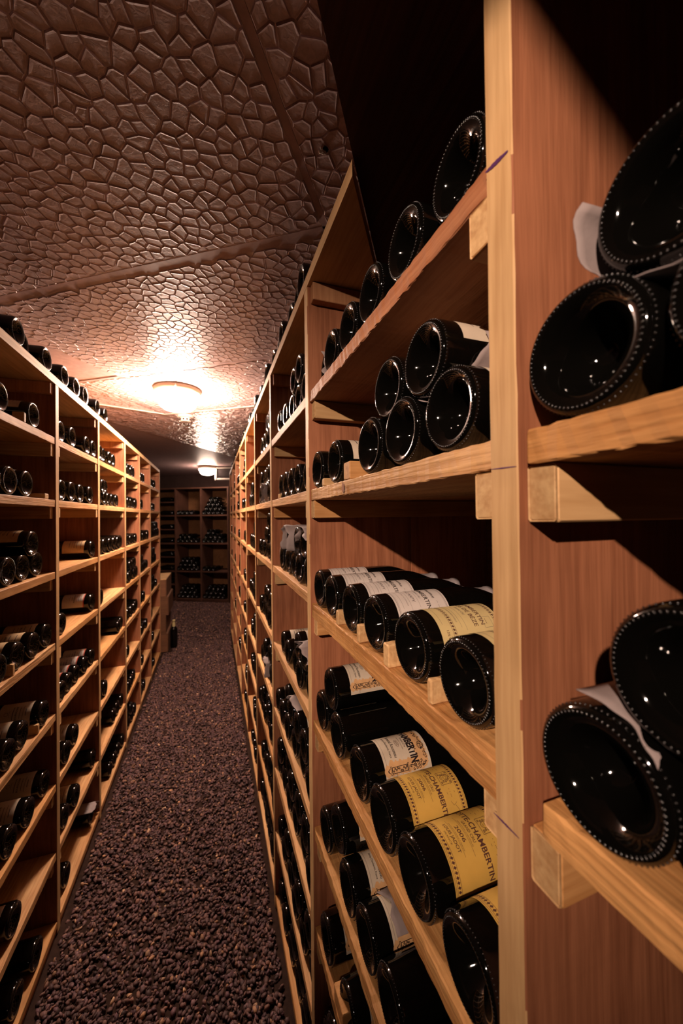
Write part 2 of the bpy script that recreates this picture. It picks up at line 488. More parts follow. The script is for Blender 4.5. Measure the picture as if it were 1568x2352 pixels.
def gravel():
    rng = np.random.default_rng(4)
    # unit icosahedron
    t = (1 + 5 ** .5) / 2
    iv = np.array([(-1, t, 0), (1, t, 0), (-1, -t, 0), (1, -t, 0), (0, -1, t), (0, 1, t), (0, -1, -t), (0, 1, -t), (t, 0, -1), (t, 0, 1), (-t, 0, -1), (-t, 0, 1)], float)
    iv /= np.linalg.norm(iv[0])
    ff = np.array([(0, 11, 5), (0, 5, 1), (0, 1, 7), (0, 7, 10), (0, 10, 11), (1, 5, 9), (5, 11, 4), (11, 10, 2), (10, 7, 6), (7, 1, 8), (3, 9, 4), (3, 4, 2), (3, 2, 6), (3, 6, 8), (3, 8, 9), (4, 9, 5), (2, 4, 11), (6, 2, 10), (8, 6, 7), (9, 8, 1)])
    P = []
    def region(x0, x1, y0, y1, dens, layer):
        n = int((x1 - x0) * (y1 - y0) * dens)
        P.append(np.stack([rng.uniform(x0, x1, n), rng.uniform(y0, y1, n), np.full(n, layer, float)], 1))
    region(-.504, .194, .55, 2.0, 6400, 0)
    region(-.504, .194, .55, 2.0, 4200, 1)
    region(-.504, .194, 2.0, 4.0, 6400, 0)
    region(-.504, .194, 2.0, 4.0, 4200, 1)
    region(-.504, .194, 4.0, 4.6, 8000, 0)
    region(-1.3, .6, 4.6, 7.6, 5200, 0)
    P = np.concatenate(P)
    fe = (P[:, 0] - EO.x) * -math.sin(EA) + (P[:, 1] - EO.y) * math.cos(EA)
    P = P[~((P[:, 0] < CR.x + .03) & (P[:, 0] > CR.x - .39) & (P[:, 1] > CR.y - .01) & (P[:, 1] < CR.y + .51))]
    fe = (P[:, 0] - EO.x) * -math.sin(EA) + (P[:, 1] - EO.y) * math.cos(EA)
    P = P[(fe < -.012) & ((P[:, 1] < 4.6) | (P[:, 0] < .20) | (P[:, 1] > 4.84))]
    n = len(P)
    s = rng.uniform(.0046, .0092, n) * np.where(P[:, 1] > 3.6, 1.1, 1.0) * np.where(rng.random(n) < .06, 1.3, 1.0)
    ax = np.stack([s * rng.uniform(1.0, 1.5, n), s * rng.uniform(.75, 1.05, n), s * rng.uniform(.40, .65, n)], 1)
    V = iv[None] * (1 + rng.uniform(-.2, .2, (n, 12, 1))) * ax[:, None, :]
    # random rotation
    q = rng.normal(size=(n, 4)); q[:, 1:3] *= .45; q /= np.linalg.norm(q, axis=1)[:, None]
    w_, x, y, z = q.T
    R = np.stack([1 - 2 * (y * y + z * z), 2 * (x * y - z * w_), 2 * (x * z + y * w_), 2 * (x * y + z * w_), 1 - 2 * (x * x + z * z), 2 * (y * z - x * w_),
                  2 * (x * z - y * w_), 2 * (y * z + x * w_), 1 - 2 * (x * x + y * y)], 1).reshape(n, 3, 3)
    V = np.einsum('nij,nkj->nki', R, V)
    hh = -.004 + P[:, 2] * .0048 + rng.uniform(-.0012, .0018, n) + .002 * np.sin(P[:, 0] * 17) * np.sin(P[:, 1] * 13)
    V += np.stack([P[:, 0], P[:, 1], hh], 1)[:, None, :]
    F_ = (ff[None] + (np.arange(n) * 12)[:, None, None]).reshape(-1, 3)
    me = bpy.data.meshes.new('gravel')
    me.vertices.add(n * 12); me.vertices.foreach_set('co', V.reshape(-1))
    nf = len(F_)
    me.loops.add(nf * 3); me.loops.foreach_set('vertex_index', F_.reshape(-1).astype(np.int32))
    me.polygons.add(nf); me.polygons.foreach_set('loop_start', (np.arange(nf) * 3).astype(np.int32))
    me.polygons.foreach_set('loop_total', np.full(nf, 3, np.int32))
    me.update(calc_edges=True)
    ca = me.color_attributes.new('tone', 'FLOAT_COLOR', 'POINT')
    pal = np.array([(.105, .052, .040), (.075, .040, .033), (.13, .068, .050), (.088, .045, .045), (.17, .085, .055), (.055, .030, .026), (.12, .066, .060), (.32, .17, .085), (.40, .24, .13)])
    pr = np.array([.2, .18, .13, .16, .07, .14, .08, .03, .01]); pr = pr / pr.sum()
    pal = pal * np.array([1.15, 1.15, 1.3])
    c = pal[rng.choice(len(pal), n, p=pr)] * rng.uniform(.6, 1.5, (n, 1))
    c = np.concatenate([c, np.ones((n, 1))], 1)
    ca.data.foreach_set('color', np.repeat(c, 12, 0).reshape(-1).astype(np.float32))
    mt, nt, p = new_mat('gravel_stone')
    at = nt.nodes.new('ShaderNodeAttribute'); at.attribute_name = 'tone'
    nt.links.new(at.outputs['Color'], p.inputs['Base Color'])
    p.inputs['Roughness'].default_value = .62; p.inputs['Specular IOR Level'].default_value = .35
    me.materials.append(mt)
    me.polygons.foreach_set('use_smooth', [True] * nf)
    o = bpy.data.objects.new('gravel', me)
    link(o)
    tag(o, 'dark reddish brown gravel covering the aisle floor', 'gravel', kind='stuff')
gravel()

# ---------------------------------------------------------------- ceiling lights
def ceiling_light(x, y, strength, label):
    zc = CZ + .80 - .003
    t = empty('ceiling_light', (x, y, zc))
    tag(t, label, 'lamp', 'round ceiling lights')
    cream = plain('lamp_base_cream', (.62, .48, .34), .4, .4)
    # ceramic base (lathe about -Z)
    def lat(prof, name, mat, seg=48):
        vs, fs = lathe_data(prof, seg)
        vs = [(v[1], v[2], -v[0]) for v in vs]
        me = bpy.data.meshes.new(name); me.from_pydata(vs, [], fs); me.materials.append(mat)
        me.polygons.foreach_set('use_smooth', [True] * len(fs))
        bm = bmesh.new(); bm.from_mesh(me); bmesh.ops.recalc_face_normals(bm, faces=bm.faces); bm.to_mesh(me); bm.free()
        return link(bpy.data.objects.new(name, me), t)
    lat([(0, 0), (0, .130), (.004, .136), (.014, .137), (.036, .128), (.040, .120), (.040, 0)], 'lamp_base', cream)
    mt, nt, p = new_mat('lamp_glass_lit')
    p.inputs['Base Color'].default_value = (.8, .7, .5, 1)
    p.inputs['Emission Color'].default_value = (*LAMP_COLOUR, 1)
    p.inputs['Emission Strength'].default_value = strength
    lat([(.0405, 0), (.0405, .117), (.044, .125), (.056, .126), (.066, .119), (.070, .112), (.088, .110), (.108, .100), (.124, .080), (.132, .052), (.135, .02), (.1355, 0)], 'glass_dome', mt, 40)
    for a in (0.5, 2.6, 4.7):
        vs, fs = box_data((-.008, -.004, -.024), (.008, .004, -.006), .001)
        o = mesh_obj('mounting_clip', vs, fs, cream, t)
        o.location = (math.cos(a) * .137, math.sin(a) * .137, 0); o.rotation_euler = (0, 0, a)
LAB = ['large round glowing ceiling light above the middle of the aisle', 'small distant round ceiling light before the end rack']
for ((x, y), s), lb in zip(LAMPS, LAB): ceiling_light(x, y, s, lb)
def spotlight():
    p = Vector(SPOT_AT); aim = (Vector(SPOT_AIM) - p).normalized()
    t = empty('ceiling_spotlight', (p.x, p.y, CZ + .797))
    tag(t, 'small ceiling spotlight behind the camera, aimed at the right rack', 'lamp')
    wm = plain('spot_white', (.6, .52, .45), .4, .4)
    def part(nm_, prof, q, mat):
        vs, fs = lathe_data(prof, 24)
        o = mesh_obj(nm_, vs, fs, mat, t, smooth=False)
        o.rotation_mode = 'QUATERNION'; o.rotation_quaternion = q
        return o
    down = Vector((1, 0, 0)).rotation_difference(Vector((0, 0, -1)))
    part('ceiling_plate', [(0, 0), (0, .035), (.010, .035), (.014, .030), (.014, 0)], down, wm)
    part('stem', [(.0142, 0), (.0142, .006), (.046, .006), (.046, 0)], down, wm)
    q = Vector((1, 0, 0)).rotation_difference(aim)
    h = part('lamp_head', [(-.05, 0), (-.05, .022), (-.02, .034), (.030, .036), (.030, .033), (-.015, .030), (-.020, 0)], q, wm)
    h.location = p - Vector(t.location) - aim * .034
    li = bpy.data.lights.new('bulb', 'SPOT'); li.energy = SPOT_W; li.color = LAMP_COLOUR
    li.spot_size = math.radians(42); li.spot_blend = 1.0; li.shadow_soft_size = .018
    lo = link(bpy.data.objects.new('bulb', li), t)
    lo.location = p - Vector(t.location); lo.rotation_mode = 'QUATERNION'; lo.rotation_quaternion = aim.to_track_quat('-Z', 'Y')
spotlight()
def smoke_detector():
    c = on_z(426, 957, .79)
    t = empty('smoke_detector', (c.x, c.y, CZ + .797))
    tag(t, 'small white smoke detector just behind the near ceiling light', 'detector')
    wm = plain('detector_white', (.62, .5, .44), .4, .4)
    for nmz, prof, mt in (('base', [(0, 0), (0, .062), (.014, .062), (.020, .056), (.020, 0)], wm), ('sensor_chamber', [(.020, 0), (.020, .040), (.044, .042), (.050, .036), (.050, 0)], wm)):
        vs, fs = lathe_data(prof, 28)
        vs = [(v[1], v[2], -v[0]) for v in vs]
        mesh_obj(nmz, vs, [f[::-1] for f in fs], mt, t, smooth=False)
    dk = plain('slot_black', (.01, .008, .008), .6, .3)
    for i in range(10):
        a = i * 2 * math.pi / 10
        vs, fs = box_data((-.0020, -.006, -.041), (.0020, .006, -.027), .0005)
        o = mesh_obj('slot', vs, fs, dk, t); o.location = (math.cos(a) * .0412, math.sin(a) * .0412, 0); o.rotation_euler = (0, 0, a)
smoke_detector()

# ---------------------------------------------------------------- racks
ZR = {0: .557, 1: .285, 2: .060, 3: -.200, 4: -.465, 5: -.706, 6: -.930, 7: -1.165, 8: -1.400}     # shelf tops, right rack, from camera height
ZL = {0: .505, 1: .288, 2: .067, 3: -.186, 4: -.435, 5: -.681, 6: -.927, 7: -1.164, 8: -1.405}
YR = [-.37, .222, .829, 1.392, 1.937, 2.48, 3.02, 3.603, 4.22, 4.81]
YL = [.98, 1.568, 2.077, 2.653, 3.143, 3.656, 4.277]
XR, XL, DEP = .21, -.52, .50
PT = .0275
def shelf_z(side, bay, row):
    z = (ZR if side == 'R' else ZL)[row]
    if side == 'R' and bay >= 2 and row == 3: z += .018
    if side == 'R' and bay >= 2 and row in (4, 5): z += .006 * (bay % 2)
    return z

def rack(side):
    ys = YR if side == 'R' else YL
    X0 = XR if side == 'R' else XL
    sg = 1 if side == 'R' else -1
    name = 'wine_rack'
    t = empty(name, (X0, ys[0], 0))
    tag(t, 'tall pine wine rack along the right side, close to the camera' if side == 'R' else 'tall pine wine rack along the left side of the aisle', 'wine rack')
    Z = ZR if side == 'R' else ZL
    def bx(nm_, y0, y1, z0, z1, d0, d1, mat, **kw):
        a, b = sorted((X0 + sg * d0, X0 + sg * d1))
        o = box(nm_, (a, y0, CZ + z0), (b, y1, CZ + z1), mat, None, **kw)
        o.parent = t; o.matrix_parent_inverse = Matrix.Translation(-Vector(t.location))
        return o
    def kid(o, nm_, mat, y0, y1, z0, z1, d0, d1, **kw):
        a, b = sorted((X0 + sg * d0, X0 + sg * d1))
        c = box(nm_, (a, y0, CZ + z0), (b, y1, CZ + z1), mat, None, **kw)
        c.parent = o; c.matrix_parent_inverse = Matrix.Translation(-Vector(t.location)) @ Matrix.Translation(-(Vector(o.location) - Vector((0, 0, 0)))) if False else (Matrix.Translation(-Vector(o.location)))
        return c
    top_under = Z[0] - .027
    for i, y in enumerate(ys):
        tz = top_under if not (side == 'R' and i <= 1) else .5555
        near = side == 'R' and i <= 2
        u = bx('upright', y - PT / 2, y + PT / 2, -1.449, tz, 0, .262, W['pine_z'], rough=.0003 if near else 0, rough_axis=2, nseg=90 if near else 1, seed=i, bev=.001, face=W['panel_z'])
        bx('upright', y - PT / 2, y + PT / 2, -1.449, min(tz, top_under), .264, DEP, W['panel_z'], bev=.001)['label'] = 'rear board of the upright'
    # shelves
    for b in range(len(ys) - 1):
        y0, y1 = ys[b] + PT / 2 + .001, ys[b + 1] - PT / 2 - .001
        for r in range(1, 9):
            if side == 'R' and b == 0 and r == 1: continue
            z = shelf_z(side, b, r)
            th = .0245 if not (side == 'R' and b == 1 and r == 3) else .031
            near = side == 'R' and b <= 1
            mid = near or b <= 2
            rnd = random.Random(b * 31 + r * 7 + (0 if side == 'R' else 99))
            mats = ['saw_y', 'saw_y', 'honey_y']
            mt = W[rnd.choice(mats)]
            if side == 'R' and b == 1 and r == 1: mt = W['sawred_y']
            if side == 'R' and b in (0, 1) and r == 2: mt = W['saw_y'] if b else W['sawhoney_y']
            if side == 'R' and b <= 1 and r >= 3: mt = W['sawhoney_y']
            s0 = .002 if not near else .0035
            g0 = .012 if (side == 'R' and b == 0 and r == 3) else (0.004 if side == 'R' and b == 0 else 0)
            if r == 8:
                bx('shelf', y0, y1, z - .022, z, .0, .245, mt)
            else:
                bx('shelf', y0, y1 - g0, z - th, z, s0, .245, mt, rough=.0007 if near else (.0004 if mid else 0), nseg=70 if near else (16 if mid else 1), seed=b * 9 + r, bev=.0012)
                bx('shelf', y0, y1 - g0, z - .024, z, .247, DEP - .01, W['honey_y'])['label'] = 'rear board of the shelf'
            # cleats under the shelf on the two uprights
            if r < 8:
                zt = z - th - .0006
                ch = .040 + rnd.uniform(-.004, .004); cw = .024
                for (ya, yb, which) in ((y1 + .0005 - cw, y1 + .0005, 'far'), (y0 - .0005, y0 - .0005 + cw, 'near')):
                    if side == 'R' and b == 0 and which == 'near': continue
                    st = .004 + rnd.uniform(0, .008)
                    c = bx('cleat', ya, yb, zt - ch, zt, st, DEP - .03, W[rnd.choice(['pine_x', 'honey_x', 'pine_x'])], bev=.0012)
                    if side == 'R' and b <= 1 or (side == 'L' and b <= 1):
                        # sawn end of the cleat
                        e = bx('cleat', ya + .0004, yb - .0004, zt - ch + .0004, zt - .0004, st - .0012, st + .0002, W['pale_end'], rough=.0003, rough_axis=0, nseg=1)
                        e['label'] = 'pale sawn end of the cleat'
        # small cleat under the top board
        if not (side == 'R' and b == 0):
            rnd = random.Random(b * 5 + 77)
            for (ya, yb) in ((y1 - .022, y1 + .0005), (y0 - .0005, y0 + .022)):
                if side == 'R' and b == 1 and ya < .5: continue
                bx('cleat', ya, yb, top_under - .040, top_under - .0006, .008, DEP - .06, W['red_x'], bev=.0012)
        # plank at the floor
        bx('base_board', y0 - .001, y1 + .001, -1.449, -1.4225, .004, .026, W['red_x'] if False else W['sawred_y'])
        # back
        if side == 'R' or True:
            hi = top_under if not (side == 'R' and b <= 1) else .55
            nb = 5
            hh = (hi + 1.44) / nb
            for k in range(nb):
                bx('back_board', y0 - .004, y1 + .004, -1.44 + k * hh, -1.44 + (k + 1) * hh - .003, DEP + .0005, DEP + .014, W['ply'])
    # top boards
    def topprism(poly, mat):
        o = prism('top_board', poly, CZ + Z[0] - .0265, CZ + Z[0], mat)
        o.parent = t; o.matrix_parent_inverse = Matrix.Translation(-Vector(t.location))
        return o
    if side == 'R':
        def cut(y):  # x of the soffit line at this y
            return (M_SOFFIT + y * MV.y * -1) / MV.x
        ya = (XR * MV.x - M_SOFFIT) / -MV.y
        ye = ((XR + DEP) * MV.x - M_SOFFIT) / -MV.y
        off = .004
        topprism([(XR, ya + off), (XR, 1.391), (XR + DEP, 1.391), (XR + DEP, ye + off)], W['pine_y'])
        for y0, y1 in ((1.393, 2.479), (2.481, 3.602), (3.604, 4.82)):
            topprism([(XR, y0), (XR + DEP, y0), (XR + DEP, y1), (XR, y1)], W['pine_y'])
    else:
        for y0, y1 in ((.965, 2.076), (2.078, 3.142), (3.144, 4.29)):
            topprism([(XL, y0), (XL - DEP, y0), (XL - DEP, y1), (XL, y1)], W['pine_y'])
    return t
RT, LT = rack('R'), rack('L')

# pencil strokes on the nearest upright
def pencil(x0, y0, x1, y1, wpx=3.0):
    vs = []
    mt = plain('pencil_violet', (.10, .03, .12), .6, .2)
    n = 14
    for i in range(n + 1):
        s = i / n
        px, py = x0 + (x1 - x0) * s, y0 + (y1 - y0) * s
        ww = wpx * (.3 + .7 * math.sin(math.pi * s)) * (.8 + .4 * random.random())
        for d in (-ww, ww):
            q = on_x(px, py + d, XR - .0004); vs.append((q.x, q.y, q.z + CZ))
    fs = [[2 * i, 2 * i + 1, 2 * i + 3, 2 * i + 2] for i in range(n)]
    o = mesh_obj('pencil_mark', vs, fs, mt)
    o.parent = RT; o.matrix_parent_inverse = Matrix.Translation(-Vector(RT.location))
pencil(1114, 397, 1166, 346, 6)
pencil(1133, 1866, 1192, 1926, 2.6)
pencil(1127, 1078, 1186, 1071, 1.4)

# nails and a knot on the wood
def knot(px, py, r, X=XR, stretch=1.6):
    c = on_x(px, py, X - .0005)
    vs, fs = [], []
    n = 20
    vs.append((c.x, c.y, c.z + CZ))
    for k in range(n):
        a = k * 2 * math.pi / n
        vs.append((c.x, c.y + math.cos(a) * r, c.z + CZ + math.sin(a) * r * stretch))
    fs = [[0, 1 + k, 1 + (k + 1) % n] for k in range(n)]
    o = mesh_obj('knot', vs, fs, plain('knot_wood', (.26, .10, .045), .6, .3, .2, 120))
    o.parent = RT; o.matrix_parent_inverse = Matrix.Translation(-Vector(RT.location))
knot(787, 1119, .0055, XR + .0005)

# ---------------------------------------------------------------- bottles
BURG = [(.031, 0), (.030, .007), (.0230, .0145), (.0125, .0208), (.0052, .0262), (.0016, .0308), (0, .0355), (.0006, .0376), (.0028, .0394),
        (.0070, .0406), (.013, .041), (.060, .041), (.110, .041), (.150, .041), (.165, .0405), (.180, .0385), (.200, .0325), (.220, .0245), (.236, .0185),
        (.252, .0156), (.268, .0146), (.284, .0142), (.2845, .0158), (.291, .0158), (.2945, .0146), (.296, .012), (.296, 0)]
BORD = [(.032, 0), (.0305, .006), (.0225, .0130), (.0122, .0190), (.0048, .0240), (.0013, .0282), (0, .0323), (.0006, .0342), (.0026, .0360),
        (.0066, .0371), (.012, .0375), (.060, .0375), (.110, .0375), (.170, .0375), (.186, .0372), (.198, .0345), (.208, .0280), (.216, .0205), (.226, .0160),
        (.240, .0148), (.262, .0144), (.284, .0142), (.2845, .0158), (.291, .0158), (.2945, .0146), (.296, .012), (.296, 0)]
RAD = {'burg': .041, 'bord': .0375}
PROF = {'burg': BURG, 'bord': BORD}
MESH = {}

def body_mesh(kind, lod):
    key = ('body', kind, lod)
    if key in MESH: return MESH[key]
    pr = PROF[kind]
    if lod == 0:
        head = catmull(pr[:11], 4)[:-1]; mid = pr[10:14]; tail = catmull(pr[13:22], 3)
        prof = head + mid[:-1] + tail + pr[22:]
        seg = 72
    elif lod == 1:
        prof = [p for p in pr]; seg = 32
    else:
        prof = [pr[i] for i in (0, 2, 4, 6, 8, 10, 13, 15, 17, 19, 21, 25, 26)]; seg = 14
    vs, fs = lathe_data(prof, seg)
    me = bpy.data.meshes.new('glass_body'); me.from_pydata(vs, [], fs)
    me.materials.append(GLASS); me.polygons.foreach_set('use_smooth', [True] * len(fs))
    MESH[key] = me; MESH[key + ('raw',)] = (vs, fs)
    return me

def bead_mesh(kind):
    key = ('beads', kind)
    if key in MESH: return MESH[key]
    vs, fs = [], []
    for rr, xx, rad, n in ((.0358 if kind == 'burg' else .0325, .0002, .00075, 72), (.0400 if kind == 'burg' else .0366, .0042, .0006, 72)):
        for k in range(n):
            a = 2 * math.pi * k / n
            c = Vector((xx, -math.sin(a) * rr, math.cos(a) * rr))
            rad_v = Vector((0, -math.sin(a), math.cos(a))); tan = Vector((0, -math.cos(a), -math.sin(a))); ax = Vector((1, 0, 0))
            b0 = len(vs)
            rows = 3; cols = 6
            nrm = (ax * -1 if xx < .001 else (ax * -.6 + rad_v * .8)).normalized()
            t1 = tan; t2 = nrm.cross(tan)
            vs.append(tuple(c + nrm * rad))
            for i in range(1, rows):
                ph = i * math.pi / 2 / (rows - 1)
                for j in range(cols):
                    th = j * 2 * math.pi / cols
                    vs.append(tuple(c + nrm * math.cos(ph) * rad + (t1 * math.cos(th) * .9 + t2 * math.sin(th) * 1.5) * math.sin(ph) * rad))
            for j in range(cols):
                fs.append([b0, b0 + 1 + j, b0 + 1 + (j + 1) % cols])
                fs.append([b0 + 1 + j, b0 + 1 + cols + j, b0 + 1 + cols + (j + 1) % cols, b0 + 1 + (j + 1) % cols])
    me = bpy.data.meshes.new('knurled_ring'); me.from_pydata(vs, [], fs); me.materials.append(BEAD)
    bm = bmesh.new(); bm.from_mesh(me); bmesh.ops.recalc_face_normals(bm, faces=bm.faces); bm.to_mesh(me); bm.free()
    me.polygons.foreach_set('use_smooth', [True] * len(me.polygons))
    MESH[key] = me
    return me

def ring_mesh(kind):
    key = ('ring', kind)
    if key in MESH: return MESH[key]
    rr = .0357 if kind == 'burg' else .0324
    prof = [(.0002, rr - .0011), (-.0006, rr - .0004), (-.0007, rr + .0004), (0.0, rr + .0012)]
    vs, fs = lathe_data(prof, 40)
    me = bpy.data.meshes.new('knurled_ring'); me.from_pydata(vs, [], fs); me.materials.append(BEAD)
    me.polygons.foreach_set('use_smooth', [True] * len(fs))
    MESH[key] = me
    return me

def capsule_mesh(kind, col):
    key = ('cap', kind, col)
    if key in MESH: return MESH[key]
    prof = [(.226, .0166 if kind == 'bord' else .0222), (.236, .0158 if kind == 'bord' else .0192), (.252, .0163), (.268, .0153), (.283, .0149), (.2838, .0165), (.2915, .0165), (.295, .0152), (.2966, .0125), (.2966, 0)]
    vs, fs = lathe_data(prof, 24)
    me = bpy.data.meshes.new('capsule'); me.from_pydata(vs, [], fs); me.materials.append(CAPS[col])
    me.polygons.foreach_set('use_smooth', [True] * len(fs))
    MESH[key] = me
    return me

# --- text
_TXT = {}
def glyphs(s, height, width=None, bold=0.0):
    """text as flat triangles, origin at its centre baseline, in metres"""
    key = (s, height, width, bold)
    if key in _TXT: return _TXT[key]
    cu = bpy.data.curves.new('t', 'FONT'); cu.body = s; cu.size = 1; cu.resolution_u = 3; cu.offset = bold
    o = bpy.data.objects.new('t', cu); COL.objects.link(o)
    dg = bpy.context.evaluated_depsgraph_get(); dg.update()
    me = o.evaluated_get(dg).to_mesh()
    vs = [(v.co.x, v.co.y) for v in me.vertices]
    fs = [list(p.vertices) for p in me.polygons]
    o.evaluated_get(dg).to_mesh_clear()
    bpy.data.objects.remove(o); bpy.data.curves.remove(cu)
    if not vs: return [], []
    x0, x1 = min(v[0] for v in vs), max(v[0] for v in vs)
    k = height / .70
    kx = k if width is None else width / (x1 - x0)
    cx = (x0 + x1) / 2
    vs = [((v[0] - cx) * kx, v[1] * k) for v in vs]
    _TXT[key] = (vs, fs)
    return vs, fs

class Design:
    """flat artwork in (u, v): u round the bottle, v towards the neck"""
    def __init__(s): s.layers = {}
    def add(s, mat, vs, fs):
        L = s.layers.setdefault(mat, ([], [])); b = len(L[0])
        L[0].extend(vs); L[1].extend([[i + b for i in f] for f in fs])
    def text(s, mat, t, u, v, h, w=None, bold=0.0):
        vs, fs = glyphs(t, h, w, bold); s.add(mat, [(x + u, y + v) for x, y in vs], fs)
    def rect(s, mat, u0, v0, u1, v1):
        n = max(1, int(abs(u1 - u0) / .003))
        vs = []
        for i in range(n + 1):
            u = u0 + (u1 - u0) * i / n; vs += [(u, v0), (u, v1)]
        s.add(mat, vs, [[2 * i, 2 * i + 2, 2 * i + 3, 2 * i + 1] for i in range(n)])
    def frame(s, mat, u0, v0, u1, v1, t):
        s.rect(mat, u0, v0, u1, v0 + t); s.rect(mat, u0, v1 - t, u1, v1); s.rect(mat, u0, v0, u0 + t, v1); s.rect(mat, u1 - t, v0, u1, v1)
    def stroke(s, mat, pts, t):
        vs, fs = [], []
        for i, p in enumerate(pts):
            a = pts[max(i - 1, 0)]; b = pts[min(i + 1, len(pts) - 1)]
            d = Vector((b[0] - a[0], b[1] - a[1])); d = d.normalized() if d.length > 1e-9 else Vector((1, 0))
            n = Vector((-d.y, d.x)) * t / 2
            vs += [(p[0] + n.x, p[1] + n.y), (p[0] - n.x, p[1] - n.y)]
        fs = [[2 * i + 1, 2 * i + 3, 2 * i + 2, 2 * i] for i in range(len(pts) - 1)]
        s.add(mat, vs, fs)
    def ring(s, mat, cu, cv, ru, rv, t, n=18, a0=0, a1=2 * math.pi):
        s.stroke(mat, [(cu + ru * math.cos(a0 + (a1 - a0) * i / n), cv + rv * math.sin(a0 + (a1 - a0) * i / n)) for i in range(n + 1)], t)
    def spiral(s, mat, cu, cv, r, t, turns=1.4, ph=0.0, n=14):
        s.stroke(mat, [(cu + r * (1 - i / n * .8) * math.cos(ph + turns * 2 * math.pi * i / n), cv + r * (1 - i / n * .8) * math.sin(ph + turns * 2 * math.pi * i / n)) for i in range(n + 1)], t)

def border_band(D, u0, u1, v0, v1, mat):
    """band of small lozenges between two lines"""
    D.rect(mat, u0, v0, u1, v0 + .0004); D.rect(mat, u0, v1 - .0004, u1, v1)
    vm = (v0 + v1) / 2; h = (v1 - v0) / 2 - .0007
    st = .0042; n = int((u1 - u0) / st)
    for i in range(n):
        c = u0 + st * (i + .5)
        D.add(mat, [(c - st * .42, vm - h * .2), (c, vm - h), (c + st * .42, vm + h * .2), (c, vm + h)], [[0, 1, 2, 3]])

def design_yellow():
    D = Design(); U = .054
    B = INKB
    border_band(D, -U + .003, U - .003, .0030, .0085, B)
    border_band(D, -U + .003, U - .003, .0775, .0830, B)
    D.rect(B, -U, .0012, U, .0016); D.rect(B, -U, .0846, U, .0850)
    D.text(B, 'FRANCE', 0, .0120, .0021, .016)
    D.text(B, 'LOUIS JADOT', 0, .0165, .0040, .034, .012)
    D.rect(B, -.022, .0228, .022, .0231)
    D.text(B, 'NÉGOCIANT-ÉLEVEUR À BEAUNE', 0, .0240, .0012, .034)
    D.text(B, '2006', 0, .0278, .0048, .019, .012)
    D.rect(B, -.024, .0352, .024, .0355)
    D.text(B, 'APPELLATION CONTRÔLÉE', 0, .0365, .0015, .032)
    D.text(B, 'GRAND CRU', 0, .0400, .0036, .026, .008)
    D.text(B, 'GRIOTTE-CHAMBERTIN', 0, .0465, .0070, .098, .022)
    # box with a curly head, and the framed boxes beside it
    D.frame(B, -.0095, .0575, .0095, .0755, .0005)
    D.ring(B, 0, .0655, .0036, .0048, .0006)
    for sx in (-1, 1):
        D.ring(B, sx * .0014, .0665, .0007, .0004, .0004, 8)
        for (a, b) in ((.0042, .0705), (.0055, .0670), (.0052, .0635), (.0030, .0725), (.0062, .0600), (.0072, .0730)):
            D.spiral(B, sx * a, b, .0016, .0006, 1.4, a * 900)
        D.stroke(B, [(sx * .0095, .0720), (sx * .020, .0725), (sx * .032, .0700), (sx * .034, .0655)], .0004)
        D.stroke(B, [(sx * .0095, .0600), (sx * .020, .0610), (sx * .030, .0630), (sx * .034, .0655)], .0004)
        D.text(B, '. . ...', sx * .020, .0655, .0030, .010, .02)
        D.stroke(B, [(sx * .034, .068), (sx * .040, .072), (sx * .048, .0735)], .0004)
    D.stroke(B, [(-.002, .0635), (0, .0630), (.002, .0635)], .0005)
    D.stroke(B, [(0, .0665), (-.0004, .0650), (.0006, .0648)], .0004)
    D.spiral(B, 0, .0733, .0016, .0006)
    return D, 'yellow', .030, .086, U, .2

